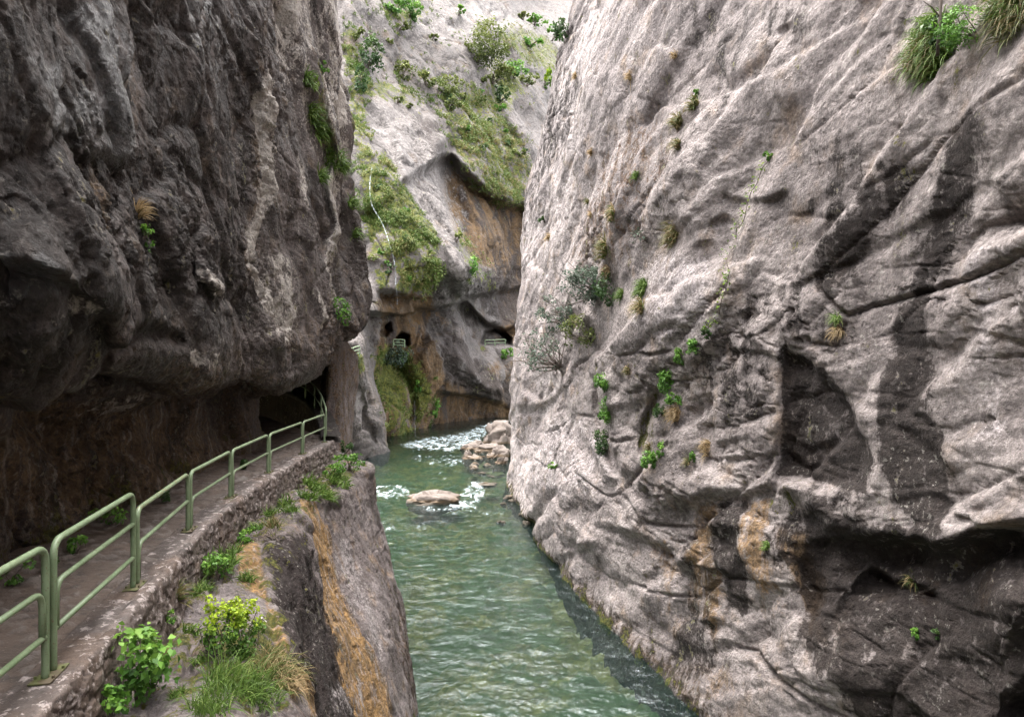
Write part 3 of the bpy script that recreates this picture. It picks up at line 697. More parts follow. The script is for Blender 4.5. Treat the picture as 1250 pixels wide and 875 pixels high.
# ================================================================== PATH, RETAINING WALL, RAILINGS
# line of the railing posts
rail = np.array([(-2.6, -14), (-3.0, -3), (-3.45, 3.0), (-4.0, 5.9), (-4.53, 8.2), (-5.16, 10.9), (-5.56, 13.5), (-5.85, 16.4), (-6.02, 19.6), (-6.14, 22.4)])
rs = np.concatenate([[0], np.cumsum(np.hypot(*np.diff(rail, axis=0).T))])
S_POST = rs[2:]
def rail_at(s): return pchip(rs, rail, np.atleast_1d(np.asarray(s, float)))
def rail_frame(s):
    p = rail_at(s); e = 0.05
    tg = rail_at(np.asarray(s) + e) - rail_at(np.asarray(s) - e); tg /= np.linalg.norm(tg, axis=1, keepdims=True)
    return p, tg, np.stack([tg[:, 1], -tg[:, 0]], 1)      # point, tangent, outward normal (towards the river)
PATH_Z = 7.25

# --- trodden path
ny = 560
ys = np.concatenate([np.linspace(-14, 3, 40), np.linspace(3.1, 23, ny), np.linspace(23.2, 38, 90)])
rx = np.interp(ys, rail[:, 1], rail[:, 0]); rx = np.where(ys > 22.4, -6.14 - 0.55 * np.clip(ys - 22.8, 0, 99) ** 1.12 * (ys > 22.8), rx)
cc = np.linspace(0, 1, 84)
width = np.interp(ys, [-14, 22, 25, 30, 38], [3.6, 3.6, 6.5, 9, 9])
X = rx[None, :] + .02 - cc[:, None] * width[None, :]
Y = np.broadcast_to(ys, X.shape)
zc = np.interp(ys, [22, 26, 30, 36], [0, .12, .3, .5])
Z = PATH_Z - .035 + zc[None, :] + .035 * fbm(np.stack([X * .9, Y * .9, X * 0], -1), 3, 3) + .022 * fbm(np.stack([X * 5, Y * 5, X * 0], -1), 3, 4)
inn = sstep(.42, .62, cc)[:, None]
Z = Z + inn * .10 + inn * .10 * np.abs(fbm(np.stack([X * 2, Y * 2, X * 0], -1), 3, 7))
pv, pe, pr = facets(np.stack([X * 9, Y * 9, X * 0 + .3], -1), 5, .3)
peb = (pr > .72) * sstep(.04, .12, pe)
Z = Z + np.where(pr > .72, .026 * sstep(.02, .3, pe), 0)
qv, qe, qr = facets(np.stack([X * 3.5, Y * 3.5, X * 0 + .7], -1), 6, .3); big = (qr > .90) * sstep(.10, .2, qe); Z = Z + .05 * (qr > .90) * sstep(.05, .3, qe); peb = np.maximum(peb * (.3 + .7 * pr), big * .9)
litter = sstep(.25, .5, fbm(np.stack([X * 1.1, Y * 1.1, X * 0], -1), 3, 12)) * inn
path_P = np.stack([X, Y, Z], -1)
t = NT('trodden_earth'); p = t.pos(warp=.2, wscale=2)
n1 = t.noise(p, .9, 5); n2 = t.noise(p, 6, 6, .65); n3 = t.noise(p, 40, 3, .6)
c = t.mix(t.ramp(n1, .35, .65), (.042, .028, .020), (.080, .056, .042))
c = t.mix(t.ramp(n2, .5, .68), c, (.03, .021, .016)); c = t.mix(t.math('MULTIPLY', t.ramp(n3, .60, .68), .6), c, (.16, .13, .11))
c = t.mix(t.math('MULTIPLY', t.attr('peb'), .6), c, t.mix(t.noise(p, 12, 2), (.05, .042, .038), (.20, .17, .15)))
c = t.mix(t.math('MULTIPLY', t.math('MULTIPLY', t.attr('litter'), t.ramp(n2, .42, .6)), .8), c, (.075, .06, .022))
h = t.math('ADD', t.noise(t.pos(), 7, 7, .65), t.math('MULTIPLY', n3, .3))
b = t.n('ShaderNodeBump', {'Height': h, 'Strength': .6, 'Distance': .05})
wet = t.ramp(n1, .30, .62, .42, .9)
M_path = t.out(t.n('ShaderNodeBsdfPrincipled', {'Base Color': c, 'Roughness': wet, 'Normal': b.outputs[0]}).outputs[0])
struct('path', mesh_from_grid('path', path_P, {'peb': peb, 'litter': litter}, M_path, flip=False))

# --- masonry
t = NT('old_masonry'); p = t.pos(warp=.12, wscale=4)
n1 = t.noise(p, 1.2, 5); n2 = t.noise(p, 9, 6, .65); n3 = t.noise(p, 50, 3, .6)
sr = t.attr('stone'); mo = t.attr('joint')
c = t.mix(sr, (.028, .020, .016), (.13, .10, .086))
c = t.mix(t.math('MULTIPLY', t.ramp(n2, .48, .66), .7), c, (.07, .055, .05))
c = t.mix(t.math('MULTIPLY', t.ramp(n1, .5, .7), .5), c, (.11, .07, .045))
c = t.mix(t.math('MULTIPLY', mo, .8), c, (.095, .075, .065))
lic = t.noise(p, 8, 5, .7)
c = t.mix(t.math('MULTIPLY', t.ramp(lic, .545, .60), .75), c, (.36, .31, .29))
c = t.mix(t.math('MULTIPLY', t.ramp(t.math('ADD', t.attr('moss'), t.math('SUBTRACT', n2, .5)), .5, .65), .8), c, (.07, .085, .02))
g = t.ramp(n3, .25, .75, .75, 1.25); c = t.mix(1.0, c, t.n('ShaderNodeCombineColor', {0: g, 1: g, 2: g}), 'MULTIPLY')
b = t.n('ShaderNodeBump', {'Height': t.math('ADD', t.noise(t.pos(), 12, 7, .68), t.math('MULTIPLY', n3, .15)), 'Strength': .6, 'Distance': .05})
M_wall = t.out(t.n('ShaderNodeBsdfPrincipled', {'Base Color': c, 'Roughness': t.ramp(n1, .35, .65, .5, .9), 'Normal': b.outputs[0]}).outputs[0])

s0, s1 = rs[1] + 1, rs[-1] + .35
ss = [s0]
while ss[-1] < s1:
    yy = rail_at(ss[-1])[0][1]; ss.append(ss[-1] + (.10 if yy < 2 else .0034 * max(yy, 5)))
ss = np.array(ss)
p, tg, nm = rail_frame(np.minimum(ss, rs[-1] - .06)); p = p + tg * np.maximum(ss - (rs[-1] - .06), 0)[:, None]
# cross section walked from the path side over the coping and down the face: (outward, height)
prof = [(-.24, -.14)] * 1 + [(-.24, -.06), (-.21, .012)]
prof += [(q, .015) for q in np.linspace(-.18, .19, 22)]
prof += [(.222, .005), (.24, -.03)]
prof += [(.245 + .10 * q, -.03 - 1.25 * q) for q in np.linspace(.03, 1, 60)]
prof = np.array(prof)
off, hh = prof[:, 0], prof[:, 1]
G = np.zeros((len(prof), len(ss), 3))
G[..., :2] = p[None] + nm[None] * off[:, None, None]
G[..., 2] = PATH_Z + hh[:, None]
arc = np.concatenate([[0], np.cumsum(np.hypot(np.diff(off), np.diff(hh)))])
sx = np.broadcast_to(ss[None], G.shape[:2]); ax_ = np.broadcast_to(arc[:, None], G.shape[:2])
Q = np.stack([sx / .25, ax_ / .13, np.full(sx.shape, .4)], -1)
Q = Q + .22 * np.stack([gnoise(Q * .9 + 7 * i, 70 + i) for i in range(3)], -1)
val, edge, rnd = facets(Q, 71, .5)
face = sstep(.44, .52, ax_)
bulge = (val * .026 + .022 * sstep(0, .10, edge) - .015) * face
N = face_eye(grid_normals(G), G, (2, 8, 9))
G = G + N * (bulge + .020 * fbm(G / .35, 3, 72) + .012 * fbm(G / .09, 3, 73) + .05 * fbm(G / np.array([1.6, 1.6, 3]), 2, 74) * face)[..., None]
edge_chip = sstep(.36, .46, ax_) * sstep(.56, .46, ax_)
G = G - N * (edge_chip * .035 * np.abs(fbm(G / .2, 3, 75)))[..., None]
wall_P = G
wob = .45 + .7 * fbm(np.stack([sx * 1.3, ax_ * 4, sx * 0], -1), 3, 76)
Aw = {'stone': np.clip(rnd * face + .45 * (1 - face) * wob + .15, 0, 1), 'joint': (1 - sstep(.02, .12, edge)) * face, 'moss': .45 * (1 - sstep(.0, .25, edge)) * sstep(.2, .6, fbm(np.stack([sx * .7, ax_ * 2, sx * 0], -1), 3, 78)) + .6 * edge_chip * sstep(.1, .5, fbm(np.stack([sx * .6, ax_ * 0, sx * 0], -1), 2, 79))}
o = link('retaining_wall', mesh_from_grid('retaining_wall', G, Aw, M_wall)); tag(o, 'rough stone retaining wall carrying the outer edge of the path', 'wall')

# --- paint of the railings
t = NT('green_rail_paint'); p = t.pos(warp=.05, wscale=6)
n1 = t.noise(p, 3, 5); n2 = t.noise(p, 22, 6, .65)
c = t.mix(t.ramp(n1, .35, .65), (.135, .19, .10), (.185, .245, .14))
c = t.mix(t.math('MULTIPLY', t.ramp(n2, .56, .68), .55), c, (.21, .26, .165))
ru = t.math('ADD', t.attr('tint'), t.math('MULTIPLY', t.math('SUBTRACT', n2, .5), 1.2))
c = t.mix(t.math('MULTIPLY', t.ramp(ru, .70, .92), .85), c, (.24, .11, .055))
n3 = t.noise(p, 60, 4, .6)
c = t.mix(t.math('MULTIPLY', t.ramp(n3, .60, .65), .8), c, (.13, .075, .045))
c = t.mix(t.math('MULTIPLY', t.ramp(t.noise(t.pos(scale=(1, 1, .3)), 16, 4), .5, .72), .45), c, (.10, .13, .06))
b = t.n('ShaderNodeBump', {'Height': n2, 'Strength': .25, 'Distance': .01})
M_rail = t.out(t.n('ShaderNodeBsdfPrincipled', {'Base Color': c, 'Roughness': t.ramp(n2, .4, .7, .38, .65), 'Normal': b.outputs[0]}).outputs[0])
t = NT('mossy_steel_plate'); p = t.pos()
n1 = t.noise(p, 9, 6, .65)
c = t.mix(t.ramp(n1, .45, .6), (.075, .055, .03), (.10, .115, .035))
M_plate = t.out(t.n('ShaderNodeBsdfPrincipled', {'Base Color': c, 'Roughness': .75}).outputs[0])

def fillet(pts, r, n=7):
    """round the inner corners of a 3D polyline"""
    P = [np.asarray(q, float) for q in pts]; out = [P[0]]
    for i in range(1, len(P) - 1):
        a, b, c = P[i - 1], P[i], P[i + 1]
        e1 = (a - b) / np.linalg.norm(a - b); e2 = (c - b) / np.linalg.norm(c - b)
        k = min(r, .45 * np.linalg.norm(a - b), .45 * np.linalg.norm(c - b))
        for q in np.linspace(0, 1, n):
            out.append((1 - q) ** 2 * (b + e1 * k) + 2 * q * (1 - q) * b + q * q * (b + e2 * k))
    return out + [P[-1]]

def rail_panel(a, b, height, rails, label, group, bent='start', rad=.031, rust=0.0, plate=True, name='railing_panel', cr=.16, up=0.0, square=False, dark=False):
    """one welded panel: a bent tube standing on two feet, with inner rails; a, b = foot points"""
    a = np.asarray(a, float); b = np.asarray(b, float); c = (a + b) / 2
    root = link(name, None, loc=c); tag(root, label, 'railing', group)
    a0, b0 = a - c, b - c; up = np.array([0, 0, 1.0]); d = (b0 - a0) / np.linalg.norm(b0 - a0)
    m = MB(); pts = fillet([a0, a0 + up * .08, a0 + up * .16, a0 + up * height, b0 + up * height, b0 + up * .16, b0 + up * .08, b0], cr if not square else .02)
    if rust:
        tt = np.array([min(1.0, max(0.0, (q[2] - min(a0[2], b0[2]) - height * .93) / .05)) for q in pts])
        tt = np.repeat(.25 + rust * tt, 10)
    else: tt = np.repeat(np.array([.25 + .34 * max(0.0, 1 - (q[2] - min(a0[2], b0[2])) / .16) + .10 * math.sin(9 * q[0] + 5 * q[2]) for q in pts]), 10)
    m.tube(pts, rad, 10, tint=tt)
    link('bent_frame', m.mesh('bent_frame', M_rail), root)
    for h in rails:
        m = MB()
        if bent == 'start' and h > .5 * height or bent == 'start2':
            q = fillet([a0 + d * (1.9 * rad) + up * (h - .42), a0 + d * 1.9 * rad + up * h, b0 + up * h], .15)
        elif bent == 'end' and h > .5 * height:
            q = fillet([a0 + up * h, b0 - d * 1.9 * rad + up * h, b0 - d * 1.9 * rad + up * (h - .42)], .15)
        else: q = [a0 + up * h, (a0 + b0) / 2 + up * h, b0 + up * h]
        m.tube(q, rad * .86, 10, tint=.3)
        link('rail', m.mesh('rail', M_rail), root)
    if plate:
        for e, sgn in ((a0, 1), (b0, -1)):
            m = MB(); nrm = np.array([d[1], -d[0], 0]); cpt = e + d * (.02 * sgn) + np.array([0, 0, .004])
            m.box(cpt, d * .10, nrm * .085, up * .005)
            for i in (-1, 1): m.tube([cpt + nrm * .07 * i, cpt + nrm * .07 * i + up * .028], .012, 6)
            link('base_plate', m.mesh('base_plate', M_plate, smooth=False), root)
    return root

G1 = 'green tube railing panels along the path edge'
words_ = ['nearest green railing panel with three rails, cut off by the left edge of the photo', 'tall three rail green railing panel, first whole one from the left',
          'two rail green railing panel with rust along its top rail', 'two rail green railing panel just beyond the rust topped panel',
          'fourth two rail green railing panel, in front of the darkest tunnel shade', 'short looking two rail green railing panel before the tunnel mouth',
          'last green railing panel at the tunnel mouth, ending on a straight post']
gap = .075
for i in range(len(S_POST) - 1):
    if i > 6: break
    sa, sb = S_POST[i] + gap, S_POST[i + 1] - gap
    pa, pb = rail_at(sa)[0], rail_at(sb)[0]
    tall = i < 2
    rail_panel((pa[0], pa[1], PATH_Z + .02), (pb[0], pb[1], PATH_Z + .02), 1.13 if tall else .90, (.76, .36) if tall else (.47,),
               words_[i], G1, bent='end' if i == 0 else ('start' if tall else 'start2'), rust=.45 if i == 2 else (.25 if i in (1, 3) else 0))
# railing that climbs round the bend inside the tunnel mouth
Gt = 'dark railing panels climbing inside the tunnel'
ft = [pt(398, 532, 22.9), pt(392, 512, 25.5), pt(384, 498, 28), pt(373, 487, 30.5), pt(356, 479, 32.5), pt(336, 474, 34)]
lab = ['railing panel standing just behind the last straight green post', 'shadowed railing panel at the bend in the tunnel mouth', 'dim railing panel past the bend, climbing into the tunnel', 'dim railing panel higher up under the tunnel roof', 'farthest dim railing panel inside the tunnel']
for i in range(5):
    rail_panel(ft[i], ft[i + 1], .92, (.48,), lab[i], Gt, plate=False, rad=.03)
# raised kerb that carries it
G = np.zeros((8, 60, 3)); q = pchip(np.arange(6), np.array(ft), np.linspace(0, 5, 60))
for r_, (o_, h_) in enumerate([(-.5, -.02), (.1, 0), (.14, -.02), (.16, -.06), (.16, -.11), (.15, -.16), (.1, -.2), (-.5, -.24)]):
    tg = np.gradient(q, axis=0); nn = np.stack([-tg[:, 1], tg[:, 0], tg[:, 0] * 0], 1); nn /= np.linalg.norm(nn, axis=1, keepdims=True)
    G[r_] = q + nn * o_ + np.array([0, 0, h_])
G = G + .04 * fbm(G / .3, 3, 80)[..., None]
z0 = np.zeros(G.shape[:2])
o = link('kerb_wall', mesh_from_grid('kerb_wall', G, {'stone': z0 + .7 + .3 * fbm(G / .4, 2, 5), 'dark': z0 + 1.0, 'ochre': z0, 'tufa': z0, 'pale': z0, 'wet': z0, 'moss': z0}, M_dark)); tag(o, 'low curved stone kerb under the railing inside the tunnel mouth', 'wall')  # kerb blackened in the colour so the tunnel mouth looks shaded
# railing where the path comes out again beyond the bulge
Gm = 'small green railing panels beyond the dark bulge'
fm = [pt(402, 446.5, 58), pt(412, 443.5, 59), pt(422, 440.5, 60), pt(431, 438, 61), pt(439, 435.5, 62)]
lm = ['leftmost of the small distant railing panels right of the dark bulge', 'second of the small distant railing panels right of the dark bulge', 'third of the small distant railing panels right of the dark bulge', 'rightmost of the small distant railing panels, on top of the grey pillar']
for i in range(4): rail_panel(fm[i], fm[i + 1], 1.0, (.68, .36), lm[i], Gm, plate=False, rad=.05)
# railings in front of the two far cave mouths
g_ = 'tiny railings in front of far cave mouths'
a, b = pt(480, 424, 80.5), pt(494, 424.5, 80.5)
rail_panel(a, b, .95, (.62, .3), 'tiny railing in front of the small cave above the grey green shrub', g_, plate=False, rad=.05)
ft2 = [pt(592, 423, 101.5), pt(604, 422.5, 102), pt(617, 422, 102.5)]
rail_panel(ft2[0], ft2[1], .95, (.5,), 'left half of the tiny railing across the wide far cave mouth', g_, plate=False, rad=.055)
rail_panel(ft2[1], ft2[2], .95, (.5,), 'right half of the tiny railing across the wide far cave mouth', g_, plate=False, rad=.055)
# ================================================================== RIVER
vs = graded([455, 500, 560, 900, 1400], [16, 70, 330, 40]); us = graded([250, 440, 900, 1200], [10, 330, 16])
U, V = np.meshgrid(us, vs)
D = FPX * EYE / (V - CV)
D = np.minimum(D, 240)
X = (U - CU) / FPX * D; Y = D
Q = np.stack([X, Y, X * 0], -1)
foam = Relief(np.stack([X, Y, X * 0], -1), 21, 4)
fm_ = .58 * foam.mask([(486, 546), (520, 534), (560, 524), (600, 514), (612, 522), (590, 532), (575, 548), (540, 550), (500, 550)], 4) + .46 * foam.spot(478, 603, 32, 12) + .40 * foam.spot(545, 620, 44, 9) + .36 * foam.spot(572, 602, 26, 14, -30) + .34 * foam.spot(540, 560, 50, 8) + .28 * foam.spot(505, 640, 50, 12) + .26 * foam.spot(600, 630, 36, 9) + .18 * foam.spot(560, 590, 70, 30) + .1 * foam.spot(570, 690, 90, 60)
rap = np.clip(fm_, 0, 1)
W = np.array([.7, 1.0, 1])
Z = .09 * fbm(Q * W / 1.5, 3, 31) + .055 * ridged(Q * W / .75, 3, 33) + .02 * ridged(Q * W / .3, 2, 34) + rap * (.16 * fbm(Q / 1.5, 4, 35) + .10 * ridged(Q / .8, 3, 36)) + .06 * fbm(Q / 5, 2, 38)
P = np.stack([X, Y, Z], -1)
t = NT('river_water'); p = t.pos(warp=.3, wscale=1.0)
n1 = t.noise(t.pos(scale=(.7, 1, 1)), 1.5, 6, .6, 1.0); n2 = t.noise(t.pos(scale=(1, .6, 1)), 9, 4, .6, .6)
b = t.n('ShaderNodeBump', {'Height': t.math('ADD', n1, t.math('MULTIPLY', n2, .22)), 'Strength': 1.0, 'Distance': .10})
lw = t.n('ShaderNodeFresnel', {'IOR': 1.52, 'Normal': b.outputs[0]})
gl = t.n('ShaderNodeBsdfGlossy', {'Color': (.9, .95, 1), 'Roughness': .05, 'Normal': b.outputs[0]})
tp = t.n('ShaderNodeBsdfTransparent', {'Color': (.42, .54, .47)})
body = t.n('ShaderNodeBsdfDiffuse', {'Color': (.09, .21, .19)})
m0 = t.n('ShaderNodeMixShader', {0: .035, 1: tp.outputs[0], 2: body.outputs[0]})
m1 = t.n('ShaderNodeMixShader', {0: lw.outputs[0], 1: m0.outputs[0], 2: gl.outputs[0]})
fn = t.noise(t.pos(scale=(1, .45, 1), warp=.5, wscale=1.2), 1.9, 8, .7, .8)
ff = t.ramp(t.math('ADD', t.attr('foam'), t.math('MULTIPLY', t.math('SUBTRACT', fn, .5), 2.6)), .42, .95)
fo = t.n('ShaderNodeBsdfDiffuse', {'Color': (.50, .57, .58)})
m2 = t.n('ShaderNodeMixShader', {0: t.math('MULTIPLY', ff, .9), 1: m1.outputs[0], 2: fo.outputs[0]})
M_water = t.out(m2.outputs[0])
struct('river', mesh_from_grid('river', P, {'foam': fm_}, M_water, flip=True))
# bed of cobbles
xs = np.linspace(-22, 12, 180); ys = graded([4, 15, 60, 150], [40, 420, 120])
X, Y = np.meshgrid(xs, ys)
Q = np.stack([X, Y, X * 0], -1)
va, ed, rn = facets(Q / .9, 41, .2); vb, eb, rb = facets(Q / .4 + 9, 42, .2)
Z = -1.25 + .45 * fbm(Q / 6, 3, 43) + .28 * sstep(0, .4, ed) * (rn > .45) + .14 * sstep(0, .4, eb)
t = NT('river_cobbles'); p = t.pos()
c = t.mix(t.attr('stone'), (.085, .07, .03), (.33, .24, .10)); n2 = t.noise(p, 4, 6, .65)
c = t.mix(t.math('MULTIPLY', t.ramp(n2, .45, .65), .7), c, (.07, .085, .04))
c = t.mix(t.ramp(t.noise(p, .5, 4), .42, .6), c, (.10, .12, .065))
M_bed = t.out(t.n('ShaderNodeBsdfPrincipled', {'Base Color': c, 'Roughness': .9}).outputs[0])
struct('riverbed', mesh_from_grid('riverbed', np.stack([X, Y, Z], -1), {'stone': np.where(rn > .45, rn, rb * .7)}, M_bed, flip=True))
# boulders
t = NT('river_boulder'); p = t.pos(warp=.2, wscale=1.5)
n1 = t.noise(p, .8, 5); n2 = t.noise(p, 4, 7, .65)
c = t.mix(t.ramp(n1, .35, .65), (.105, .082, .066), (.175, .14, .118)); c = t.mix(t.math('MULTIPLY', t.ramp(n2, .5, .68), .6), c, (.12, .095, .075))
zc = t.n('ShaderNodeSeparateXYZ', {0: t.pos()}).outputs[2]
c = t.mix(t.math('MULTIPLY', t.ramp(t.math('ADD', zc, t.math('MULTIPLY', t.math('SUBTRACT', n2, .5), .7)), .50, .2), .8), c, (.11, .065, .025))
c = t.mix(t.math('MULTIPLY', t.ramp(t.math('ADD', zc, t.math('MULTIPLY', t.math('SUBTRACT', n1, .5), .3)), .26, .14), .8), c, (.035, .03, .02))
b = t.n('ShaderNodeBump', {'Height': t.noise(t.pos(), 3, 8, .66), 'Strength': .6, 'Distance': .2})
M_boul = t.out(t.n('ShaderNodeBsdfPrincipled', {'Base Color': c, 'Roughness': .75, 'Normal': b.outputs[0]}).outputs[0])
def boulder(u, v, wpx, hpx, label, depth=1.0, seed=0, group='boulders in the river', skew=0.0):
    d = FPX * EYE / (v - CV); w = wpx / FPX * d; h = hpx / FPX * d
    n, m = 72, 44
    th = np.linspace(0, 2 * math.pi, n); ph = np.linspace(-.5 * math.pi, .5 * math.pi, m)
    T, H = np.meshgrid(th, ph)
    e = .75
    cx, sx_ = np.cos(T), np.sin(T)
    sp = lambda q, k: np.sign(q) * np.abs(q) ** k
    Pl = np.stack([sp(np.cos(H), e) * sp(cx, .85) * w / 2, sp(np.cos(H), e) * sp(sx_, .85) * w / 2 * depth, sp(np.sin(H), .85) * h], -1)
    Pl[..., 0] += skew * Pl[..., 2]
    N = Pl / np.maximum(np.linalg.norm(Pl, axis=-1, keepdims=True), 1e-6)
    Q = np.stack([np.cos(H) * cx, np.cos(H) * sx_, np.sin(H)], -1) + seed * 7.1
    val, edge, _ = facets(Q * 1.6, seed, 1.0)
    Pl = Pl + N * (min(w, h * 2) * (.12 * fbm(Q * 1.2, 3, seed) + .26 * val + .03 * fbm(Q * 6, 3, seed + 2)))[..., None]
    Pl[:, -1] = Pl[:, 0]
    o = link('boulder', mesh_from_grid('boulder', Pl, {}, M_boul, flip=False), loc=((u - CU) / FPX * d, d, -.12 * h))
    tag(o, label, 'boulder', group); return o
boulder(529, 613, 66, 11, 'long low boulder breaking the current in mid river', .7, 2)
boulder(611, 541, 40, 25, 'largest grey boulder at the foot of the pale cliff above the rapids', .8, 3, skew=.15)
boulder(580, 549, 30, 9, 'rounded tan boulder left of the largest one, beside the white rapids', .9, 4)
boulder(576, 561, 22, 6, 'flat tan rock with a small round stone on its left end', .8, 5)
boulder(571, 559, 9, 11, 'small round stone sitting at the left end of a flat rock', .9, 6)
boulder(601, 551, 34, 8, 'low broken rock just below the largest boulder', .8, 7)
boulder(600, 560, 12, 6, 'small brown stone in shallow water below the low broken rock', .9, 8)
boulder(614, 558, 22, 13, 'pale angular rock wedged against the cliff foot', .8, 9)
boulder(612, 567, 16, 8, 'small pale stone at the cliff foot below the wedged rock', .9, 10)
boulder(612, 638, 12, 2.5, 'brown stone barely awash in the shallows by the pale cliff', .8, 11)
boulder(593, 592, 24, 2.5, 'flat mossy stone awash in the middle of the current', .8, 12)

t = NT('white_stone'); M_white = t.out(t.n('ShaderNodeBsdfPrincipled', {'Base Color': t.mix(t.noise(t.pos(), 20, 5), (.42, .36, .32), (.75, .72, .68)), 'Roughness': .8}).outputs[0])
rng = np.random.default_rng(14)
for i in range(26):
    k_ = i / 25
    v_ = 545 + rng.uniform(0, 30) if i < 14 else 575 + 130 * rng.uniform(0, 1)
    edge_u = np.interp(v_, [545, 575, 590, 630, 700, 760], [608, 606, 610, 648, 690, 755])
    u_ = edge_u - abs(rng.normal(0, 9)) - 2 - (rng.uniform(0, 26) if i < 14 else 0); w_ = rng.uniform(5, 11)
    boulder(u_, v_, w_, w_ * rng.uniform(.15, .42), 'small loose stone in the shallows along the foot of the pale cliff', .9, 30 + i, 'small stones in the shallows')

for (u_, v_, w_, h_, lb) in [(318, 762, 11, 9, 'white stone lying on the ledge right of the slim spurge'), (331, 797, 10, 8, 'whitish pebble on the brink in the grass below the white stone')]:
    o = boulder(u_, v_, w_, h_, lb, .9, int(u_), 'white stones on the ledge')
    d_ = 9.3; s_ = d_ / (FPX * EYE / (v_ - CV)); o.scale = (s_, s_, s_); o.location = [float(q) for q in pt(u_, v_ + 3, d_)]; o.data.materials.clear(); o.data.materials.append(M_white)
    o.name = 'stone'
# ================================================================== PLANTS
def plant_mat(name, a, b, c, rough=.6, trans=.25):
    """three colours along the 'tint' attribute 0 .. 0.5 .. 1"""
    t = NT(name); ti = t.attr('tint'); n = t.noise(t.pos(), 14, 2)
    x = t.math('ADD', ti, t.math('MULTIPLY', t.math('SUBTRACT', n, .5), .4))
    col = t.mix(t.ramp(x, 0, .5), a, b); col = t.mix(t.ramp(x, .5, 1), col, c)
    d = t.n('ShaderNodeBsdfPrincipled', {'Base Color': col, 'Roughness': rough, 'Specular IOR Level': .3})
    tl = t.n('ShaderNodeBsdfTranslucent', {'Color': col})
    return t.out(t.n('ShaderNodeMixShader', {0: trans, 1: d.outputs[0], 2: tl.outputs[0]}).outputs[0])
M_grass = plant_mat('grass_green', (.055, .105, .017), (.115, .19, .032), (.21, .27, .07))
M_mixed = plant_mat('grass_half_dry', (.06, .095, .02), (.14, .135, .045), (.30, .215, .11))
M_turf = plant_mat('hillside_turf', (.07, .12, .022), (.16, .185, .05), (.34, .26, .13))
M_dry = plant_mat('grass_dry', (.14, .11, .05), (.30, .20, .09), (.40, .30, .17))
M_leaf = plant_mat('leaf_bright', (.05, .125, .02), (.115, .25, .036), (.22, .38, .06), .5)
M_dark_leaf = plant_mat('leaf_dark', (.028, .06, .018), (.055, .105, .03), (.11, .17, .05), .5)
M_grey_leaf = plant_mat('leaf_grey_green', (.05, .075, .05), (.10, .135, .095), (.17, .20, .15), .6)
M_olive_leaf = plant_mat('leaf_olive', (.06, .08, .022), (.13, .16, .04), (.24, .26, .075), .6)
M_spurge = plant_mat('leaf_spurge', (.06, .13, .02), (.17, .28, .025), (.31, .41, .02), .6)
t = NT('plant_stem'); M_stem = t.out(t.n('ShaderNodeBsdfPrincipled', {'Base Color': t.mix(t.noise(t.pos(), 20, 3), (.06, .045, .035), (.14, .11, .09)), 'Roughness': .85}).outputs[0])

_all = [pale_cliff_P, dark_cliff_P, butt_P, far_P, wall_P, path_P]
_N = []
for A_ in _all:
    S_ = A_
    for _ in range(2): S_ = box_blur(box_blur(S_, 5, 0), 5, 1)
    n_ = grid_normals(S_); e_ = np.array([0, 0, EYE]) - A_
    n_ = n_ * np.where(np.sum(n_ * e_, -1) < 0, -1, 1)[..., None]
    _N.append(n_.reshape(-1, 3))
_V = np.concatenate([A_.reshape(-1, 3) for A_ in _all]); _N = np.concatenate(_N)
_keep = (_V[:, 1] > 3)
_V, _N = _V[_keep], _N[_keep]
_U, _W = uv_of(_V)
_dist = np.linalg.norm(_V - np.array([0, 0, EYE]), axis=1)
def ground(u, v):
    """the nearest rock surface in that direction, with its normal"""
    for r in (2.5, 5, 10, 25, 60):
        m = np.nonzero((np.abs(_U - u) < r) & (np.abs(_W - v) < r))[0]
        if len(m):
            i = m[np.argmin(_dist[m])]
            return _V[i], _N[i]
    raise ValueError((u, v))

UP = np.array([0, 0, 1.0])
def blades(rng, nb, L, spread, normal, droop, w, lean=.6, lenvar=.5, dry=.3, segs=4):
    """arrays for one tuft of curved tapering blades rooted near the origin"""
    n = np.asarray(normal, float); n = n / np.linalg.norm(n)
    t1 = np.cross(n, UP); t1 = t1 / np.linalg.norm(t1) if np.linalg.norm(t1) > .1 else np.array([1.0, 0, 0]); t2 = np.cross(n, t1)
    a = rng.uniform(0, 2 * np.pi, nb); r = np.sqrt(rng.uniform(0, 1, nb)) * spread
    P0 = t1 * (np.cos(a) * r)[:, None] + t2 * (np.sin(a) * r)[:, None]
    D = n * .7 + UP * .6 + rng.normal(0, lean, (nb, 3)); D = D / np.linalg.norm(D, axis=1, keepdims=True)
    ln = L * (1 - lenvar * rng.uniform(0, 1, nb)); side = np.cross(D, rng.normal(0, 1, (nb, 3))); side /= np.linalg.norm(side, axis=1, keepdims=True)
    pts = [P0]; d = D.copy()
    for k in range(segs):
        pts.append(pts[-1] + d * (ln / segs)[:, None])
        d = d - UP * droop / segs * (1 + k * .6); d /= np.linalg.norm(d, axis=1, keepdims=True)
    V = []
    for k, p in enumerate(pts):
        wk = w * (1 - (k / segs) ** 1.5) + w * .04
        V += [p - side * wk, p + side * wk]
    V = np.stack(V, 1)                                       # nb, 2*(segs+1), 3
    m = 2 * (segs + 1)
    base = (np.arange(nb) * m)[:, None, None]
    F = np.array([[2 * k, 2 * k + 1, 2 * k + 3, 2 * k + 2] for k in range(segs)])[None] + base
    isdry = rng.uniform(0, 1, nb) < dry
    ti = np.where(isdry, rng.uniform(.65, 1, nb), rng.uniform(0, .5, nb))
    T = np.repeat(ti[:, None], m, 1)
    return V.reshape(-1, 3), F.reshape(-1, 4), T.ravel()

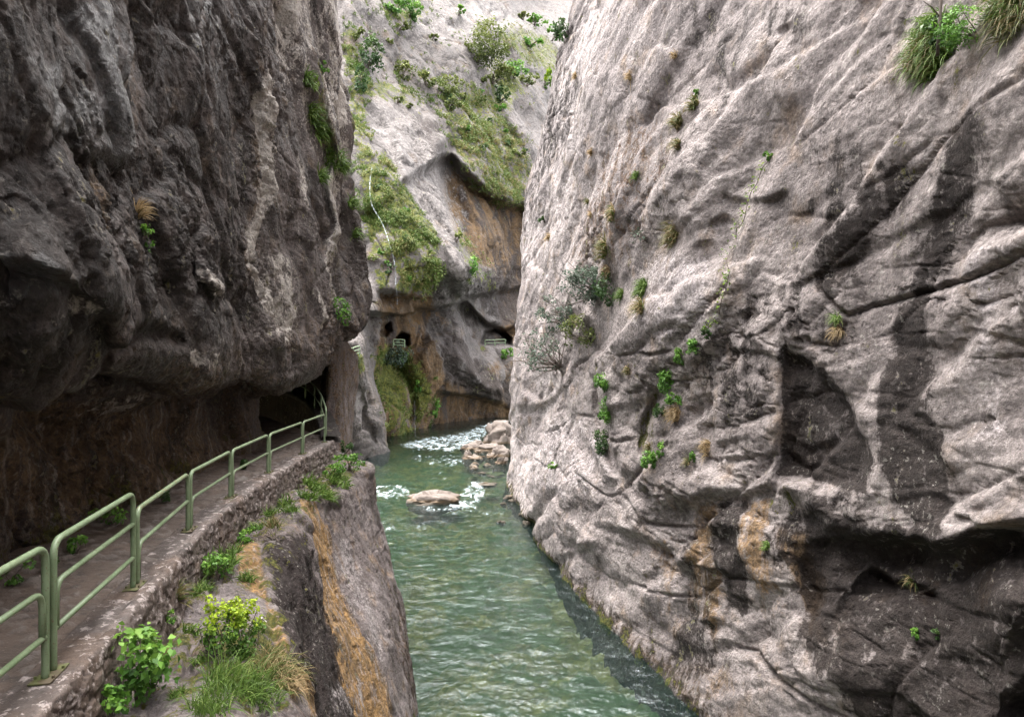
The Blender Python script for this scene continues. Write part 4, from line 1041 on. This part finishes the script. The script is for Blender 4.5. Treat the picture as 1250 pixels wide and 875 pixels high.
def leaf_arrays(rng, C, size, out, flat=.4, aspect=1.7, tint=None, fold=.25):
    """one folded diamond leaf at each centre in C; out = direction each leaf tends to face"""
    n = len(C)
    nrm = out * flat + UP * .5 + rng.normal(0, .55, (n, 3)); nrm /= np.linalg.norm(nrm, axis=1, keepdims=True)
    ax = np.cross(nrm, rng.normal(0, 1, (n, 3))); ax /= np.linalg.norm(ax, axis=1, keepdims=True); sd = np.cross(nrm, ax)
    s = (size * rng.uniform(.6, 1.25, n))[:, None]
    b = C - ax * s * .5; tip = C + ax * s * .5 - UP * s * .12
    mid = C + nrm * 0
    l = mid - sd * s * .5 / aspect + nrm * s * fold * .5; r = mid + sd * s * .5 / aspect + nrm * s * fold * .5
    V = np.stack([b, r, tip, l], 1).reshape(-1, 3)
    F = np.arange(n * 4).reshape(n, 4)
    ti = rng.uniform(0, 1, n) if tint is None else tint
    return V, F, np.repeat(ti, 4)

def mesh_np(name, parts, mat, smooth=True):
    V = np.concatenate([p[0] for p in parts]); off = 0; Fs = []
    for p in parts: Fs.append(p[1] + off); off += len(p[0])
    F = np.concatenate(Fs); T = np.concatenate([p[2] for p in parts])
    me = bpy.data.meshes.new(name)
    me.vertices.add(len(V)); me.vertices.foreach_set('co', V.astype(np.float32).ravel())
    me.loops.add(F.size); me.loops.foreach_set('vertex_index', F.astype(np.int32).ravel())
    me.polygons.add(len(F)); me.polygons.foreach_set('loop_start', np.arange(0, F.size, 4, dtype=np.int32))
    me.polygons.foreach_set('use_smooth', np.full(len(F), smooth))
    me.update(calc_edges=True)
    at = me.attributes.new('tint', 'FLOAT', 'POINT'); at.data.foreach_set('value', T.astype(np.float32))
    me.materials.append(mat)
    return me

def crown_points(rng, n, rx, ry, rz, seed, gap=.0, clump=.35):
    """leaf positions gathered in uneven clumps filling an ellipsoid, most of them near its outside"""
    nc = max(6, n // 28)
    c = rng.normal(0, 1, (nc, 3)); c /= np.linalg.norm(c, axis=1, keepdims=True); c *= (rng.uniform(.25, 1, nc) ** .5)[:, None]
    k = rng.integers(0, nc, n)
    q = rng.normal(0, 1, (n, 3)); q /= np.linalg.norm(q, axis=1, keepdims=True)
    p = c[k] * .85 + q * (rng.uniform(.3, 1, n) ** .6)[:, None] * clump * rng.uniform(.6, 1.3, nc)[k][:, None]
    keep = gnoise(p * 1.7 + seed * 3.3, seed) > gap - .45
    p, kk = p[keep], k[keep]
    return p * np.array([rx, ry, rz]), rng.uniform(0, 1, nc)[kk]

def px(d): return d / FPX
def tuft(u, v, h, label, mat=None, wpx=None, nb=120, droop=1.0, dry=.3, lean=.5, thick=1.0, group=None, name='grass_tuft', cat='grass tuft', seed=None):
    """grass tuft whose leaves are about h survey pixels long"""
    p, n = ground(u, v); d = np.linalg.norm(p - np.array([0, 0, EYE])); s = px(d)
    rng = np.random.default_rng(int(u * 131 + v * 7) if seed is None else seed)
    W = (wpx or h * .6) * s * .5
    me = mesh_np(name, [blades(rng, nb, h * s, W, n, droop, max(.55 * s, .0035) * thick, lean, .55, dry)], mat or M_mixed)
    o = link(name, me, loc=p - n * .02); tag(o, label, cat, group or 'grass tufts on the rocks'); return o

def bush(u, v, wpx, hpx, label, mat, leafpx=4, n=500, name='shrub', cat='shrub', group='shrubs on the rocks', aspect=1.7, stems=5, hang=0.0, gap=0.0, topbright=.35, depth=.8, clump=.35, bare=0):
    """leafy plant: crown of clumped leaves plus woody stems, centred at (u, v) and growing out of the rock behind it"""
    p, nrm = ground(u, v + hpx * .25); d = np.linalg.norm(p - np.array([0, 0, EYE])); s = px(d)
    rng = np.random.default_rng(int(u * 131 + v * 7))
    rx, rz = wpx * s * .5, hpx * s * .5
    root = link(name, None, loc=p - nrm * .02); tag(root, label, cat, group)
    cen = nrm * min(rx, rz) * .55 + UP * (hpx * .25 * s) * (1 - 2 * hang)
    C, cl = crown_points(rng, n, rx, max(rx, rz) * depth, rz, int(u) % 97, gap, clump)
    # keep leaves on the outer side of the rock
    C = C + cen; dep = C @ nrm; C = C - np.minimum(dep - .02, 0)[:, None] * nrm
    out = C - cen; out /= np.maximum(np.linalg.norm(out, axis=1, keepdims=True), 1e-6)
    ti = np.clip(.15 + .5 * cl + topbright * out[:, 2] * .5 + rng.normal(0, .15, len(C)), 0, 1)
    link('foliage', mesh_np('foliage', [leaf_arrays(rng, C, leafpx * s, out, aspect=aspect, tint=ti)], mat), root)
    m = MB()
    for i in range(stems):
        e = C[rng.integers(0, len(C))] * 1.02
        mid = e * .5 + rng.normal(0, .12, 3) * max(rx, rz)
        q = np.array([np.zeros(3), e * .2 + UP * rz * .1, mid, e])
        m.tube(pchip(np.arange(4), q, np.linspace(0, 3, 9)), np.linspace(max(.9 * s, .004), max(.3 * s, .0015), 9), 5)
    for i in range(bare):
        e = cen + rng.normal(0, .7, 3) * np.array([rx, rx, rz]); e = e - min(e @ nrm, 0) * nrm
        q = np.array([np.zeros(3), e * .45 + rng.normal(0, .15, 3) * rx, e]); m.tube(pchip(np.arange(3), q, np.linspace(0, 2, 7)), np.linspace(.7 * s, .25 * s, 7), 4)
    link('stem', m.mesh('stem', M_stem), root)
    return root

GB = 'plants on the ledge below the path'
bush(165, 836, 78, 78, 'bright green leafy bush against the foot of the stone wall', M_leaf, 8.5, 620, 'leafy_bush', 'bush', GB, 1.5, 9, topbright=.6)
bush(130, 858, 34, 34, 'small bright leafy plant squeezed between wall foot and the leafy bush', M_leaf, 8, 160, 'leafy_bush', 'bush', GB, 1.5, 5)
bush(266, 778, 56, 74, 'spurge covered in yellow green heads, the left and wider half of the pair', M_spurge, 4.6, 1300, 'spurge', 'spurge', GB, 1.5, 14, topbright=1.7, clump=.22)
bush(300, 778, 40, 78, 'spurge with yellow green heads, the right and slimmer half of the pair', M_spurge, 4.6, 900, 'spurge', 'spurge', GB, 1.5, 10, topbright=1.6, clump=.22)
tuft(290, 838, 48, 'thick green grass tussock under the yellow spurge', M_grass, 60, 420, 1.2, .10, .6)
tuft(255, 862, 40, 'long bladed green grass at the bottom edge left of the tussock', M_grass, 40, 220, 1.2, .08, .6)
tuft(340, 822, 46, 'grass tussock with bleached tips on the brink right of the spurge', M_mixed, 44, 420, 1.5, .45, .6)
tuft(352, 838, 40, 'straw coloured grass hanging over the brink by the orange streak', M_dry, 26, 200, 2.2, .7, .5)
tuft(318, 852, 38, 'green grass clump below the tussock with white specks', M_grass, 40, 240, 1.2, .2, .6)
tuft(266, 690, 26, 'fresh green grassy plant halfway up the ledge beside the wall', M_grass, 40, 260, .9, .05, .9, 1.4)
bush(265, 698, 44, 30, 'leafy green plant halfway up the ledge beside the wall', M_leaf, 5, 300, 'leafy_plant', 'plant', GB, 2.0, 5)
bush(297, 655, 42, 22, 'low spreading leafy plant at the wall foot above the bare twigs', M_leaf, 4.2, 320, 'leafy_plant', 'plant', GB, 2.0, 5)
tuft(333, 640, 22, 'small half dry grass tuft beside the top of the tan rock face', M_mixed, 16, 90, 1.2, .5)
tuft(220, 728, 26, 'thin pale grass tuft growing from the wall joint', M_mixed, 16, 70, 1.0, .4, .35)
bush(206, 752, 18, 18, 'tiny green weed on the wall face', M_leaf, 5, 60, 'leafy_plant', 'plant', GB, 2, 3)
for (u, v, h, w, nb, lb) in [(392, 596, 17, 44, 320, 'fresh green grass on the ledge where the masonry ends'), (412, 586, 15, 30, 200, 'green grass clump on the ledge below the last railing panel'), (378, 604, 14, 22, 130, 'green grass at the lower left of the ledge under the masonry')]:
    tuft(u, v, h, lb, M_grass, w, nb, 1.0, .1, .7, 1.2)
bush(426, 566, 44, 22, 'leafy green plant on the outer tip of the ledge', M_leaf, 4, 420, 'leafy_plant', 'plant', GB, 1.8, 5)
bush(404, 576, 34, 16, 'low green leaves on the ledge beside the end of the masonry', M_leaf, 4, 240, 'leafy_plant', 'plant', GB, 1.8, 4)
for (u, v) in [(188, 792), (238, 722), (252, 716), (284, 672), (312, 642), (330, 626), (346, 614), (242, 806), (232, 768), (304, 704), (352, 622), (214, 846)]:
    tuft(u, v, 17, 'small green grass tuft on the ledge along the foot of the masonry', M_grass, 15, 80, 1.1, .15, .7, 1.2, 'small grass tufts on the ledge')
GI = 'weeds at the inner edge of the path'
for (u, v, w, h, lb) in [(18, 704, 44, 30, 'green weeds at the dark wall foot behind the nearest railing panel'), (92, 668, 30, 20, 'weeds at the dark wall foot seen through the three rail panel'), (136, 632, 38, 26, 'taller weeds at the dark wall foot above the three rail panel'), (60, 690, 24, 14, 'low weeds by the dark wall left of the double posts'), (196, 606, 24, 14, 'small weeds by the dark wall behind the rust topped panel'), (300, 566, 20, 10, 'faint weeds at the dark wall foot near the tunnel')]:
    bush(u, v, w, h, lb, M_leaf if w > 25 else M_dark_leaf, 5.5, 150, 'weed', 'weed', GI, 2.2, 5)
GL = 'plants clinging to the dark cliff'
bush(176, 283, 22, 34, 'small bright fern hanging on the dark cliff', M_leaf, 4.5, 130, 'fern', 'fern', GL, 1.8, 4, hang=.4)
tuft(171, 258, 24, 'pale dead root tuft on the dark cliff above the small fern', M_dry, 14, 90, .9, .9, .35)
bush(414, 370, 32, 42, 'shrub hanging from the dark bulge above the tunnel', M_leaf, 4.2, 260, 'shrub', 'shrub', GL, 1.7, 7, hang=.3, gap=.1)
bush(396, 84, 12, 18, 'bright leaf cluster high on the edge of the dark cliff', M_leaf, 3.5, 90, 'leafy_plant', 'plant', GL, 1.7, 3)
bush(388, 104, 10, 22, 'yellow flowered plant on the edge of the dark cliff', M_spurge, 3, 110, 'leafy_plant', 'plant', GL, 1.7, 3)
for (u, v, h, w, nb, lb) in [(376, 100, 22, 14, 120, 'grass hanging high on the dark cliff left of the ochre strip'), (382, 140, 26, 18, 160, 'grass strip on the dark cliff beside the ochre strip'), (391, 165, 26, 20, 180, 'long grass on the dark cliff above the yellow flowers'), (404, 192, 20, 24, 160, 'grass tuft with yellow flowers on the dark cliff ledge'), (392, 215, 24, 10, 90, 'grass hanging below the flowered ledge of the dark cliff'), (420, 205, 18, 14, 90, 'grass tuft at the right end of the flowered ledge'), (430, 250, 24, 10, 90, 'grass on the right rim of the dark cliff, upper tuft'), (436, 285, 20, 8, 70, 'grass on the right rim of the dark cliff, lower tuft')]:
    tuft(u, v, h, lb, M_grass, w, nb, 1.5, .15, .5, 1.2, GL)
GR = 'plants on the pale cliff'
tuft(1140, 58, 36, 'big drooping grass clump left of the thin dead stem at top right', M_grass, 60, 700, 1.9, .25, .5, 1.2, GR)
tuft(1128, 72, 34, 'browned lower skirt of the big grass clump at the top of the pale cliff', M_mixed, 36, 300, 2.2, .7, .4, 1.1, GR)
bush(1192, 38, 58, 46, 'feathery green shrub right of the thin dead stem', M_leaf, 4.5, 1100, 'shrub', 'shrub', GR, 3.0, 8, clump=.3)
bush(1158, 44, 34, 34, 'dark leaved ivy patch behind the thin dead stem', M_dark_leaf, 5, 260, 'shrub', 'shrub', GR, 1.4, 4)
tuft(1240, 16, 40, 'grey green drooping grass in the top right corner', M_mixed, 50, 500, 2.0, .25, .45, 1.1, GR)
tuft(1226, 4, 30, 'bright grass along the top edge near the right corner', M_grass, 40, 260, 1.4, .1, .5, 1.1, GR)
for (u, v, h, w, nb, mt, dr, lb) in [
    (826, 150, 24, 14, 150, M_mixed, .35, 'grass tuft in the upper crack of the pale cliff, left one of two'), (846, 128, 22, 10, 140, M_mixed, .25, 'grass tuft in the upper crack of the pale cliff, right one of two'),
    (827, 176, 22, 10, 90, M_mixed, .4, 'grass hanging directly below the left of the two crack tufts'), (775, 218, 12, 10, 70, M_grass, .2, 'small green tuft on bare pale rock above the half dry tuft'),
    (745, 260, 15, 20, 140, M_mixed, .45, 'half dry grass tuft on the pale cliff left of the heathery clump'), (820, 288, 26, 26, 260, M_mixed, .5, 'heathery brown green clump leaning along a ledge of the pale cliff'),
    (736, 308, 22, 22, 200, M_mixed, .45, 'yellowish grass tuft above the grey green shrub'), (741, 332, 18, 14, 110, M_dry, .8, 'orange brown grass just above the grey green shrub'),
    (784, 352, 22, 18, 260, M_grass, .12, 'bright grass crest right of the grey green shrub'), (782, 378, 30, 10, 150, M_mixed, .7, 'long brown grass hanging below the bright grass crest'),
    (757, 360, 16, 12, 120, M_grass, .2, 'small green tuft between the shrub and the bright grass crest'), (1023, 392, 20, 8, 90, M_grass, .3, 'green top tuft alone on the near pale cliff face'), (1026, 408, 24, 8, 110, M_dry, .9, 'dry grass hanging alone on the near pale cliff face'),
    (824, 508, 24, 16, 150, M_dry, .75, 'dry grass hanging below the ivy in the middle crack'), (862, 546, 18, 18, 130, M_dry, .8, 'tan grass tuft on the rim of the pale cliff overhang'), (838, 566, 14, 8, 50, M_mixed, .5, 'thin grass on the rim left of the tan tuft'),
    (766, 455, 15, 10, 80, M_mixed, .5, 'half dry tuft right of the ivy column'), (700, 92, 9, 6, 40, M_dry, .8, 'tiny dry tuft near the upper left edge of the pale cliff'), (720, 185, 10, 6, 40, M_dry, .8, 'tiny dry tuft on bare rock in the upper part of the pale cliff'),
    (716, 245, 11, 6, 50, M_mixed, .4, 'tiny tuft left of the half dry tuft on the pale cliff'), (668, 290, 12, 7, 50, M_dry, .7, 'tiny brown tuft near the left edge of the pale cliff'), (822, 68, 10, 7, 50, M_dry, .8, 'tiny dry tuft at the top of the pale cliff'),
    (767, 95, 14, 8, 60, M_dry, .7, 'small dry tuft below the rim at the top of the pale cliff'), (704, 395, 12, 8, 60, M_mixed, .5, 'tuft at the left foot of the grey green shrub'), (790, 545, 14, 8, 60, M_mixed, .5, 'half dry tuft at the lower end of the middle crack'),
    (1112, 712, 20, 8, 60, M_mixed, .5, 'thin grass hanging in the stained hollow at lower right'), (936, 668, 12, 10, 70, M_grass, .2, 'small tuft on the orange stained wall'), (720, 262, 10, 6, 40, M_dry, .8, 'minute dry tuft beside the left edge of the half dry tuft')]:
    tuft(u, v, h, lb, mt, w, nb, 1.7, dr, .45, 1.0, GR)
bush(726, 348, 66, 56, 'grey green shrub in the middle of the pale cliff, uppermost and densest of a cluster', M_grey_leaf, 3.6, 1900, 'shrub', 'shrub', GR, 1.7, 10, gap=.1, bare=14, clump=.24)
bush(696, 384, 62, 58, 'grey green shrub left of and below the densest one in the cluster', M_grey_leaf, 3.6, 1200, 'shrub', 'shrub', GR, 1.7, 9, gap=.2, bare=18, clump=.22)
bush(722, 404, 54, 50, 'olive tinged shrub at the bottom of the grey green cluster', M_olive_leaf, 3.6, 900, 'shrub', 'shrub', GR, 1.7, 9, gap=.18, bare=18, clump=.24)
bush(745, 352, 40, 44, 'dark green shoulder of shrub beside the bright grass crest', M_dark_leaf, 4.4, 420, 'shrub', 'shrub', GR, 1.7, 6)
bush(682, 432, 62, 62, 'sparse twiggy shrub below the large grey green one', M_grey_leaf, 4.0, 520, 'shrub', 'shrub', GR, 1.7, 12, gap=.25, bare=34)
bush(650, 424, 22, 50, 'thin leafy sprig on the left rim of the pale cliff', M_grey_leaf, 3.6, 130, 'shrub', 'shrub', GR, 1.7, 5, gap=.2, bare=6)
bush(786, 290, 40, 22, 'sparse grey twigs left of the heathery clump', M_grey_leaf, 3.2, 110, 'shrub', 'shrub', GR, 1.7, 5, gap=.25, bare=14)
for (u, v, w, h, mt, lb) in [(866, 408, 16, 16, M_dark_leaf, 'dark ivy clump at the top of the middle crack'), (848, 420, 24, 20, M_leaf, 'light ivy clump beside the top of the middle crack'), (832, 436, 18, 22, M_leaf, 'ivy growing down the middle crack of the pale cliff'), (816, 462, 22, 34, M_leaf, 'ivy mat halfway down the middle crack'), (828, 486, 24, 16, M_leaf, 'bright ivy cushion above the dry hanging grass'),
        (806, 500, 16, 22, M_dark_leaf, 'dark ivy left of the dry hanging grass'), (806, 548, 10, 22, M_leaf, 'thin ivy trail below the dry hanging grass'), (795, 566, 24, 24, M_leaf, 'bright leafy clump at the end of the middle crack'), (846, 558, 8, 18, M_leaf, 'small ivy sprig on the rim of the overhang'),
        (738, 464, 24, 24, M_leaf, 'ivy at the top of the left crack'), (741, 500, 18, 34, M_leaf, 'ivy column in the middle of the left crack'), (738, 540, 22, 36, M_dark_leaf, 'ivy at the lower end of the left crack'), (676, 567, 16, 10, M_leaf, 'little green plant on a ledge of the lower left pale cliff'), (617, 562, 8, 24, M_dark_leaf, 'dark green plant at the cliff foot by the boulders'),
        (938, 190, 10, 14, M_leaf, 'green tip of the climbing vine high on the pale cliff'), (1116, 772, 14, 10, M_leaf, 'small leafy plant low in the stained hollow'), (1142, 772, 14, 10, M_dark_leaf, 'smaller dark plant right of the one in the stained hollow'), (662, 270, 10, 14, M_dark_leaf, 'small dark plant at the upper left rim of the pale cliff'), (848, 112, 10, 10, M_leaf, 'leaf cluster above the two crack tufts')]:
    bush(u, v, w, h, lb, mt, 2.9, int(w * h * 1.1) + 50, 'ivy' if 'ivy' in lb else 'leafy_plant', 'ivy' if 'ivy' in lb else 'plant', GR, 1.4, 3)
# vine creeping along the long crack
vl = [(938, 192), (926, 222), (914, 250), (906, 275), (896, 300), (890, 330), (882, 360), (874, 384), (868, 404)]
q = np.array([ground(*a)[0] + ground(*a)[1] * .05 for a in vl]); qq = pchip(np.arange(len(q)), q, np.linspace(0, len(q) - 1, 70)); qq = qq + .14 * np.stack([gnoise(qq * 2 + 9 * i, 5) for i in range(3)], -1)
root = link('creeper', None, loc=q[0]); tag(root, 'thin vine creeping down the long diagonal crack of the pale cliff', 'vine', GR)
m = MB(); m.tube(qq - q[0], .011, 5); link('stem', m.mesh('stem', M_stem), root)
rng = np.random.default_rng(5); k = rng.integers(0, 70, 190); C = qq[k] - q[0] + rng.normal(0, .07, (190, 3)); C[:, 0] -= .08
link('foliage', mesh_np('foliage', [leaf_arrays(rng, C, .085, np.tile([-.8, -.5, .2], (190, 1)), tint=rng.uniform(.1, .8, 190))], M_spurge), root)
# dead stem standing in the grass at the top right
p, n = ground(1168, 66); s = px(np.linalg.norm(p - np.array([0, 0, EYE])))
root = link('dead_sapling', None, loc=p + n * .35); tag(root, 'thin dead forked stem rising from the grass at top right', 'sapling', GR)
m = MB(); m.tube([np.array(a) * s for a in [(0, 0, -6), (0, -3, 20), (1, -4, 44), (3, -4, 70), (6, -4, 110)]], np.array([1.6, 1.5, 1.3, 1.0, .6]) * s, 7); link('trunk', m.mesh('trunk', M_stem), root)
for a in ([(1, -4, 44), (8, -5, 60), (16, -6, 78), (24, -6, 100)], [(0, -3, 30), (-8, -5, 38), (-18, -8, 42)]):
    m = MB(); m.tube([np.array(b) * s for b in a], np.linspace(.9, .35, len(a)) * s, 6); link('branch', m.mesh('branch', M_stem), root)
# bare twigs hanging over the ledge
p, n = ground(328, 655); s = px(np.linalg.norm(p - np.array([0, 0, EYE]))); m = MB(); rng = np.random.default_rng(9)
for i in range(16):
    e = np.array([rng.uniform(-14, 12), -6, rng.uniform(-48, -14)]) * s; md = np.array([rng.uniform(4, 20), -12, rng.uniform(-20, 4)]) * s
    m.tube(pchip(np.arange(3), np.array([rng.normal(0, 5, 3) * s, md, e]), np.linspace(0, 2, 9)), np.linspace(.8, .3, 9) * s, 4)
o = link('dry_twigs', m.mesh('dry_twigs', M_stem), loc=p + n * .03); tag(o, 'tangle of bare grey twigs hanging over the tan rock below the wall', 'twigs', GB)

# --- far slopes
GF = 'bushes on the far slopes'
far_list = [(585, 62, 60, 54, M_olive_leaf, 'biggest round bush on the far slope, alone in the upper middle'), (602, 92, 34, 34, M_olive_leaf, 'bush just below and right of the biggest round one'), (628, 88, 34, 22, M_leaf, 'yellow green bush right of the biggest round one'), (612, 118, 20, 26, M_dark_leaf, 'dark bush low under the round bush group'),
    (645, 100, 26, 16, M_olive_leaf, 'small bush on the ridge right of the round bush group'), (668, 102, 14, 26, M_spurge, 'yellow bush touching the rim of the pale cliff'), (690, 36, 22, 30, M_dark_leaf, 'dark bush in the notch at top right of the far slope'), (676, 44, 18, 18, M_leaf, 'bright bush left of the dark notch bush'), (655, 28, 26, 14, M_leaf, 'bright low bush on the ridge below the distant crag'), (640, 20, 16, 12, M_olive_leaf, 'small bush on the ridge top'), (648, 52, 30, 14, M_leaf, 'pale green bush below the ridge'),
    (484, 12, 36, 18, M_leaf, 'bright green bush at the top edge, left one'), (506, 18, 22, 22, M_leaf, 'bright green bush at the top edge, right one'), (490, 34, 18, 12, M_olive_leaf, 'small olive bush under the two bright ones'), (450, 70, 28, 46, M_dark_leaf, 'dark bush beside the rim of the dark cliff'), (440, 100, 20, 40, M_dark_leaf, 'second dark bush lower along the dark cliff rim'), (436, 45, 16, 18, M_olive_leaf, 'small bush above the dark bush by the dark cliff rim'),
    (494, 90, 30, 22, M_olive_leaf, 'olive bush on the pale slab, left of a row'), (520, 100, 26, 18, M_olive_leaf, 'olive bush on the pale slab, in the middle of a row'), (544, 108, 36, 26, M_olive_leaf, 'olive bush at the top of the grass slope'), (550, 128, 26, 18, M_olive_leaf, 'low bush a little down the grass slope'), (478, 52, 12, 8, M_olive_leaf, 'tiny bush high on the pale slab'), (530, 45, 14, 8, M_olive_leaf, 'tiny bush in the crack left of the biggest round bush'), (562, 14, 14, 12, M_leaf, 'tiny bright bush at the top edge'), (500, 128, 10, 8, M_olive_leaf, 'tiny bush on the bare part of the pale slab'), (486, 122, 14, 10, M_olive_leaf, 'tiny dark bush left on the pale slab'),
    (472, 432, 44, 34, M_grey_leaf, 'grey green shrub above the mossy tufa by the small cave'), (492, 438, 24, 18, M_leaf, 'bright plant right of the grey green tufa shrub'), (616, 432, 24, 14, M_leaf, 'bright plant hanging below the wide far cave'), (513, 470, 10, 26, M_leaf, 'green streak of plants on the tufa wall'), (530, 500, 12, 30, M_leaf, 'green plants low on the tufa wall near the river'), (575, 322, 14, 30, M_leaf, 'green strip of plants in the gully of the pale slab'), (560, 290, 12, 20, M_olive_leaf, 'olive plants higher in the gully of the pale slab'), (430, 455, 16, 22, M_leaf, 'green plants on the grey pillar below the small railing'), (424, 548, 18, 20, M_dark_leaf, 'plants at the foot of the grey pillar')]
for (u, v, w, h, mt, lb) in far_list:
    bush(u, v, w, h, lb, mt, 2.9, int(w * h * .62) + 70, 'far_bush', 'bush', GF, 1.3, 3, topbright=.6, depth=.7, clump=.3)
rng = np.random.default_rng(21)
spots = [(545 + 100 * a, 95 + 130 * b) for a, b in rng.uniform(0, 1, (40, 2)) if abs((95 + 130 * b) - (110 + 1.1 * (100 * a) - 20)) < 46][:16]
spots += [(455 + 70 * a, 200 + 150 * b) for a, b in rng.uniform(0, 1, (40, 2)) if 70 * a < 18 + .45 * 150 * b and 70 * a > 2][:12]
for i, (u_, v_) in enumerate(spots):
    w_ = rng.uniform(7, 15)
    bush(u_, v_, w_, w_ * rng.uniform(.6, 1.0), 'small low shrub among the hanging grass of the far slope', [M_olive_leaf, M_leaf, M_dark_leaf][i % 3], 2.6, int(w_ * w_ * .6) + 40, 'far_bush', 'bush', 'small shrubs in the far hanging grass', 1.3, 2, topbright=.6, depth=.7)
# turf: hanging grass and moss that covers parts of the far slopes
rng = np.random.default_rng(77)
mo = far_rl.mask; fu, fv = far_rl.u, far_rl.v
dens = 1.0 * mo([(454, 205), (468, 194), (494, 240), (518, 296), (529, 335), (507, 350), (486, 340), (472, 300), (458, 250)], 5) + 1.0 * mo([(545, 95), (580, 110), (640, 170), (655, 240), (600, 240), (555, 190), (540, 140)], 9) + .5 * mo([(425, 20), (446, 60), (452, 200), (455, 300), (436, 220), (426, 120)], 6) + .25 * mo([(462, 420), (500, 430), (530, 480), (525, 530), (485, 545), (470, 520)], 9) + .3 * far_rl.spot(490, 20, 40, 24) + .3 * far_rl.spot(650, 60, 50, 30, 30) + .35 * far_rl.spot(520, 105, 50, 18, 15) + .3 * far_rl.line([(560, 280), (590, 345)], 7) + .03 * mo([(430, -20), (720, -20), (640, 160), (470, 120)], 10)
dens = box_blur(box_blur(dens, 6, 0), 6, 1) * (.06 + sstep(-.05, .30, fbm(far_P / np.array([4.5, 4.5, 2.2]), 3, 8)))
dens[(fu < 420) | (fv < -10)] = 0
prob = (dens / dens.sum()).ravel()
idx = rng.choice(prob.size, 5200, p=prob)
Fp = far_P.reshape(-1, 3)[idx]; S_ = far_P
for _ in range(2): S_ = box_blur(box_blur(S_, 5, 0), 5, 1)
fn_ = face_eye(grid_normals(S_), S_, (0, 0, 10)).reshape(-1, 3)[idx]
parts = []
hue = gnoise(Fp / 7, 3)
for i in range(len(Fp)):
    V, F, T = blades(rng, 9, .85 * (.6 + rng.uniform(0, .7)), .32, fn_[i], 1.9, .055, .45, .5, .25 + .3 * (hue[i] > 0), 3)
    if rng.uniform() < .22 and Fp[i][0] > -10:
        C_ = Fp[i] + fn_[i] * .3 + rng.normal(0, .38, (16, 3)); V, F, T = leaf_arrays(rng, C_, .30, np.tile(fn_[i], (16, 1)), aspect=1.4, tint=rng.uniform(0, .35, 16)); parts.append((V, F, T)); continue
    parts.append((V + Fp[i] + rng.normal(0, .15, 3), F, np.clip(T * .75 + .2 * hue[i] + (.16 if Fp[i][0] > -10 and Fp[i][2] > 25 else -.12) + rng.normal(0, .10), 0, 1)))
o = link('hillside_grass', mesh_np('hillside_grass', parts, M_turf)); o['kind'] = 'stuff'
tag(o, 'hanging grass and moss covering the far slopes between the cliffs', 'grass')
# thin cascade
t = NT('falling_water'); n = t.noise(t.pos(scale=(6, 6, .8)), 1, 4, .7)
f = t.ramp(n, .42, .70, .0, .5)
sh = t.n('ShaderNodeMixShader', {0: f, 1: t.n('ShaderNodeBsdfTransparent').outputs[0], 2: t.n('ShaderNodeBsdfPrincipled', {'Base Color': (.72, .78, .82), 'Roughness': .3}).outputs[0]})
M_fall = t.out(sh.outputs[0])
def cascade(pts, wpx, name='cascade'):
    q = np.array([ground(*a)[0] + ground(*a)[1] * .35 for a in pts]); q = pchip(np.arange(len(q)), q, np.linspace(0, len(q) - 1, 60))
    m = MB(); s = px(85.0); m.tube(q, wpx * s * (.7 + .5 * np.abs(gnoise(q / 1.2, 4))), 6); struct(name, m.mesh(name, M_fall))
cascade([(452, 205), (451, 225), (455, 248), (466, 275), (474, 300), (480, 322), (484, 345)], .7)
for a, b_, w in (((484, 348), (485, 372), .3), ((506, 490), (507, 534), .3)):
    p0 = pt(a[0], a[1], 79.0); p1 = pt(b_[0], b_[1], 79.0); m = MB(); m.tube([p0, (p0 * .6 + p1 * .4), p1], w * px(79), 5); struct('cascade', m.mesh('cascade', M_fall))
# ================================================================== LIGHT, SKY, CAMERA
w = bpy.data.worlds.new('World'); sc.world = w; w.use_nodes = True
wt = w.node_tree; bg = wt.nodes['Background']
sky = wt.nodes.new('ShaderNodeTexSky'); sky.sky_type = 'NISHITA'; sky.sun_disc = False
SUN_EL, SUN_AZ = 76.0, 315.0          # elevation; azimuth measured clockwise from +Y
sky.sun_elevation = R(SUN_EL); sky.sun_rotation = R(SUN_AZ); sky.air_density = 1.0; sky.dust_density = 4.0; sky.ozone_density = 1.0
hs = wt.nodes.new('ShaderNodeHueSaturation'); hs.inputs['Saturation'].default_value = .22      # thin overcast: a whiter sky
wt.links.new(sky.outputs[0], hs.inputs['Color']); wt.links.new(hs.outputs[0], bg.inputs[0]); bg.inputs[1].default_value = 0.15
sl = bpy.data.lights.new('sun', 'SUN'); sl.energy = .5; sl.angle = R(90); sl.color = (1.0, .93, .84)
so = link('sun', sl)
az = R(SUN_AZ); el = R(SUN_EL)
to_sun = Vector((math.sin(az) * math.cos(el), math.cos(az) * math.cos(el), math.sin(el)))
so.rotation_euler = to_sun.to_track_quat('Z', 'Y').to_euler()
cam = bpy.data.cameras.new('camera'); co = link('camera', cam, loc=(0, 0, EYE))
cam.sensor_width = 36; cam.lens = FPX / 1250 * 36; cam.clip_start = .1; cam.clip_end = 2000
co.rotation_euler = (R(90), 0, 0)
sc.camera = co
sc.view_settings.view_transform = 'Standard'; sc.view_settings.look = 'None'; sc.view_settings.gamma = 1; sc.view_settings.use_curve_mapping = False
sc.view_settings.exposure = 3.1
sc.cycles.max_bounces = 8; sc.cycles.diffuse_bounces = 5; sc.cycles.transparent_max_bounces = 12; sc.cycles.use_denoising = True
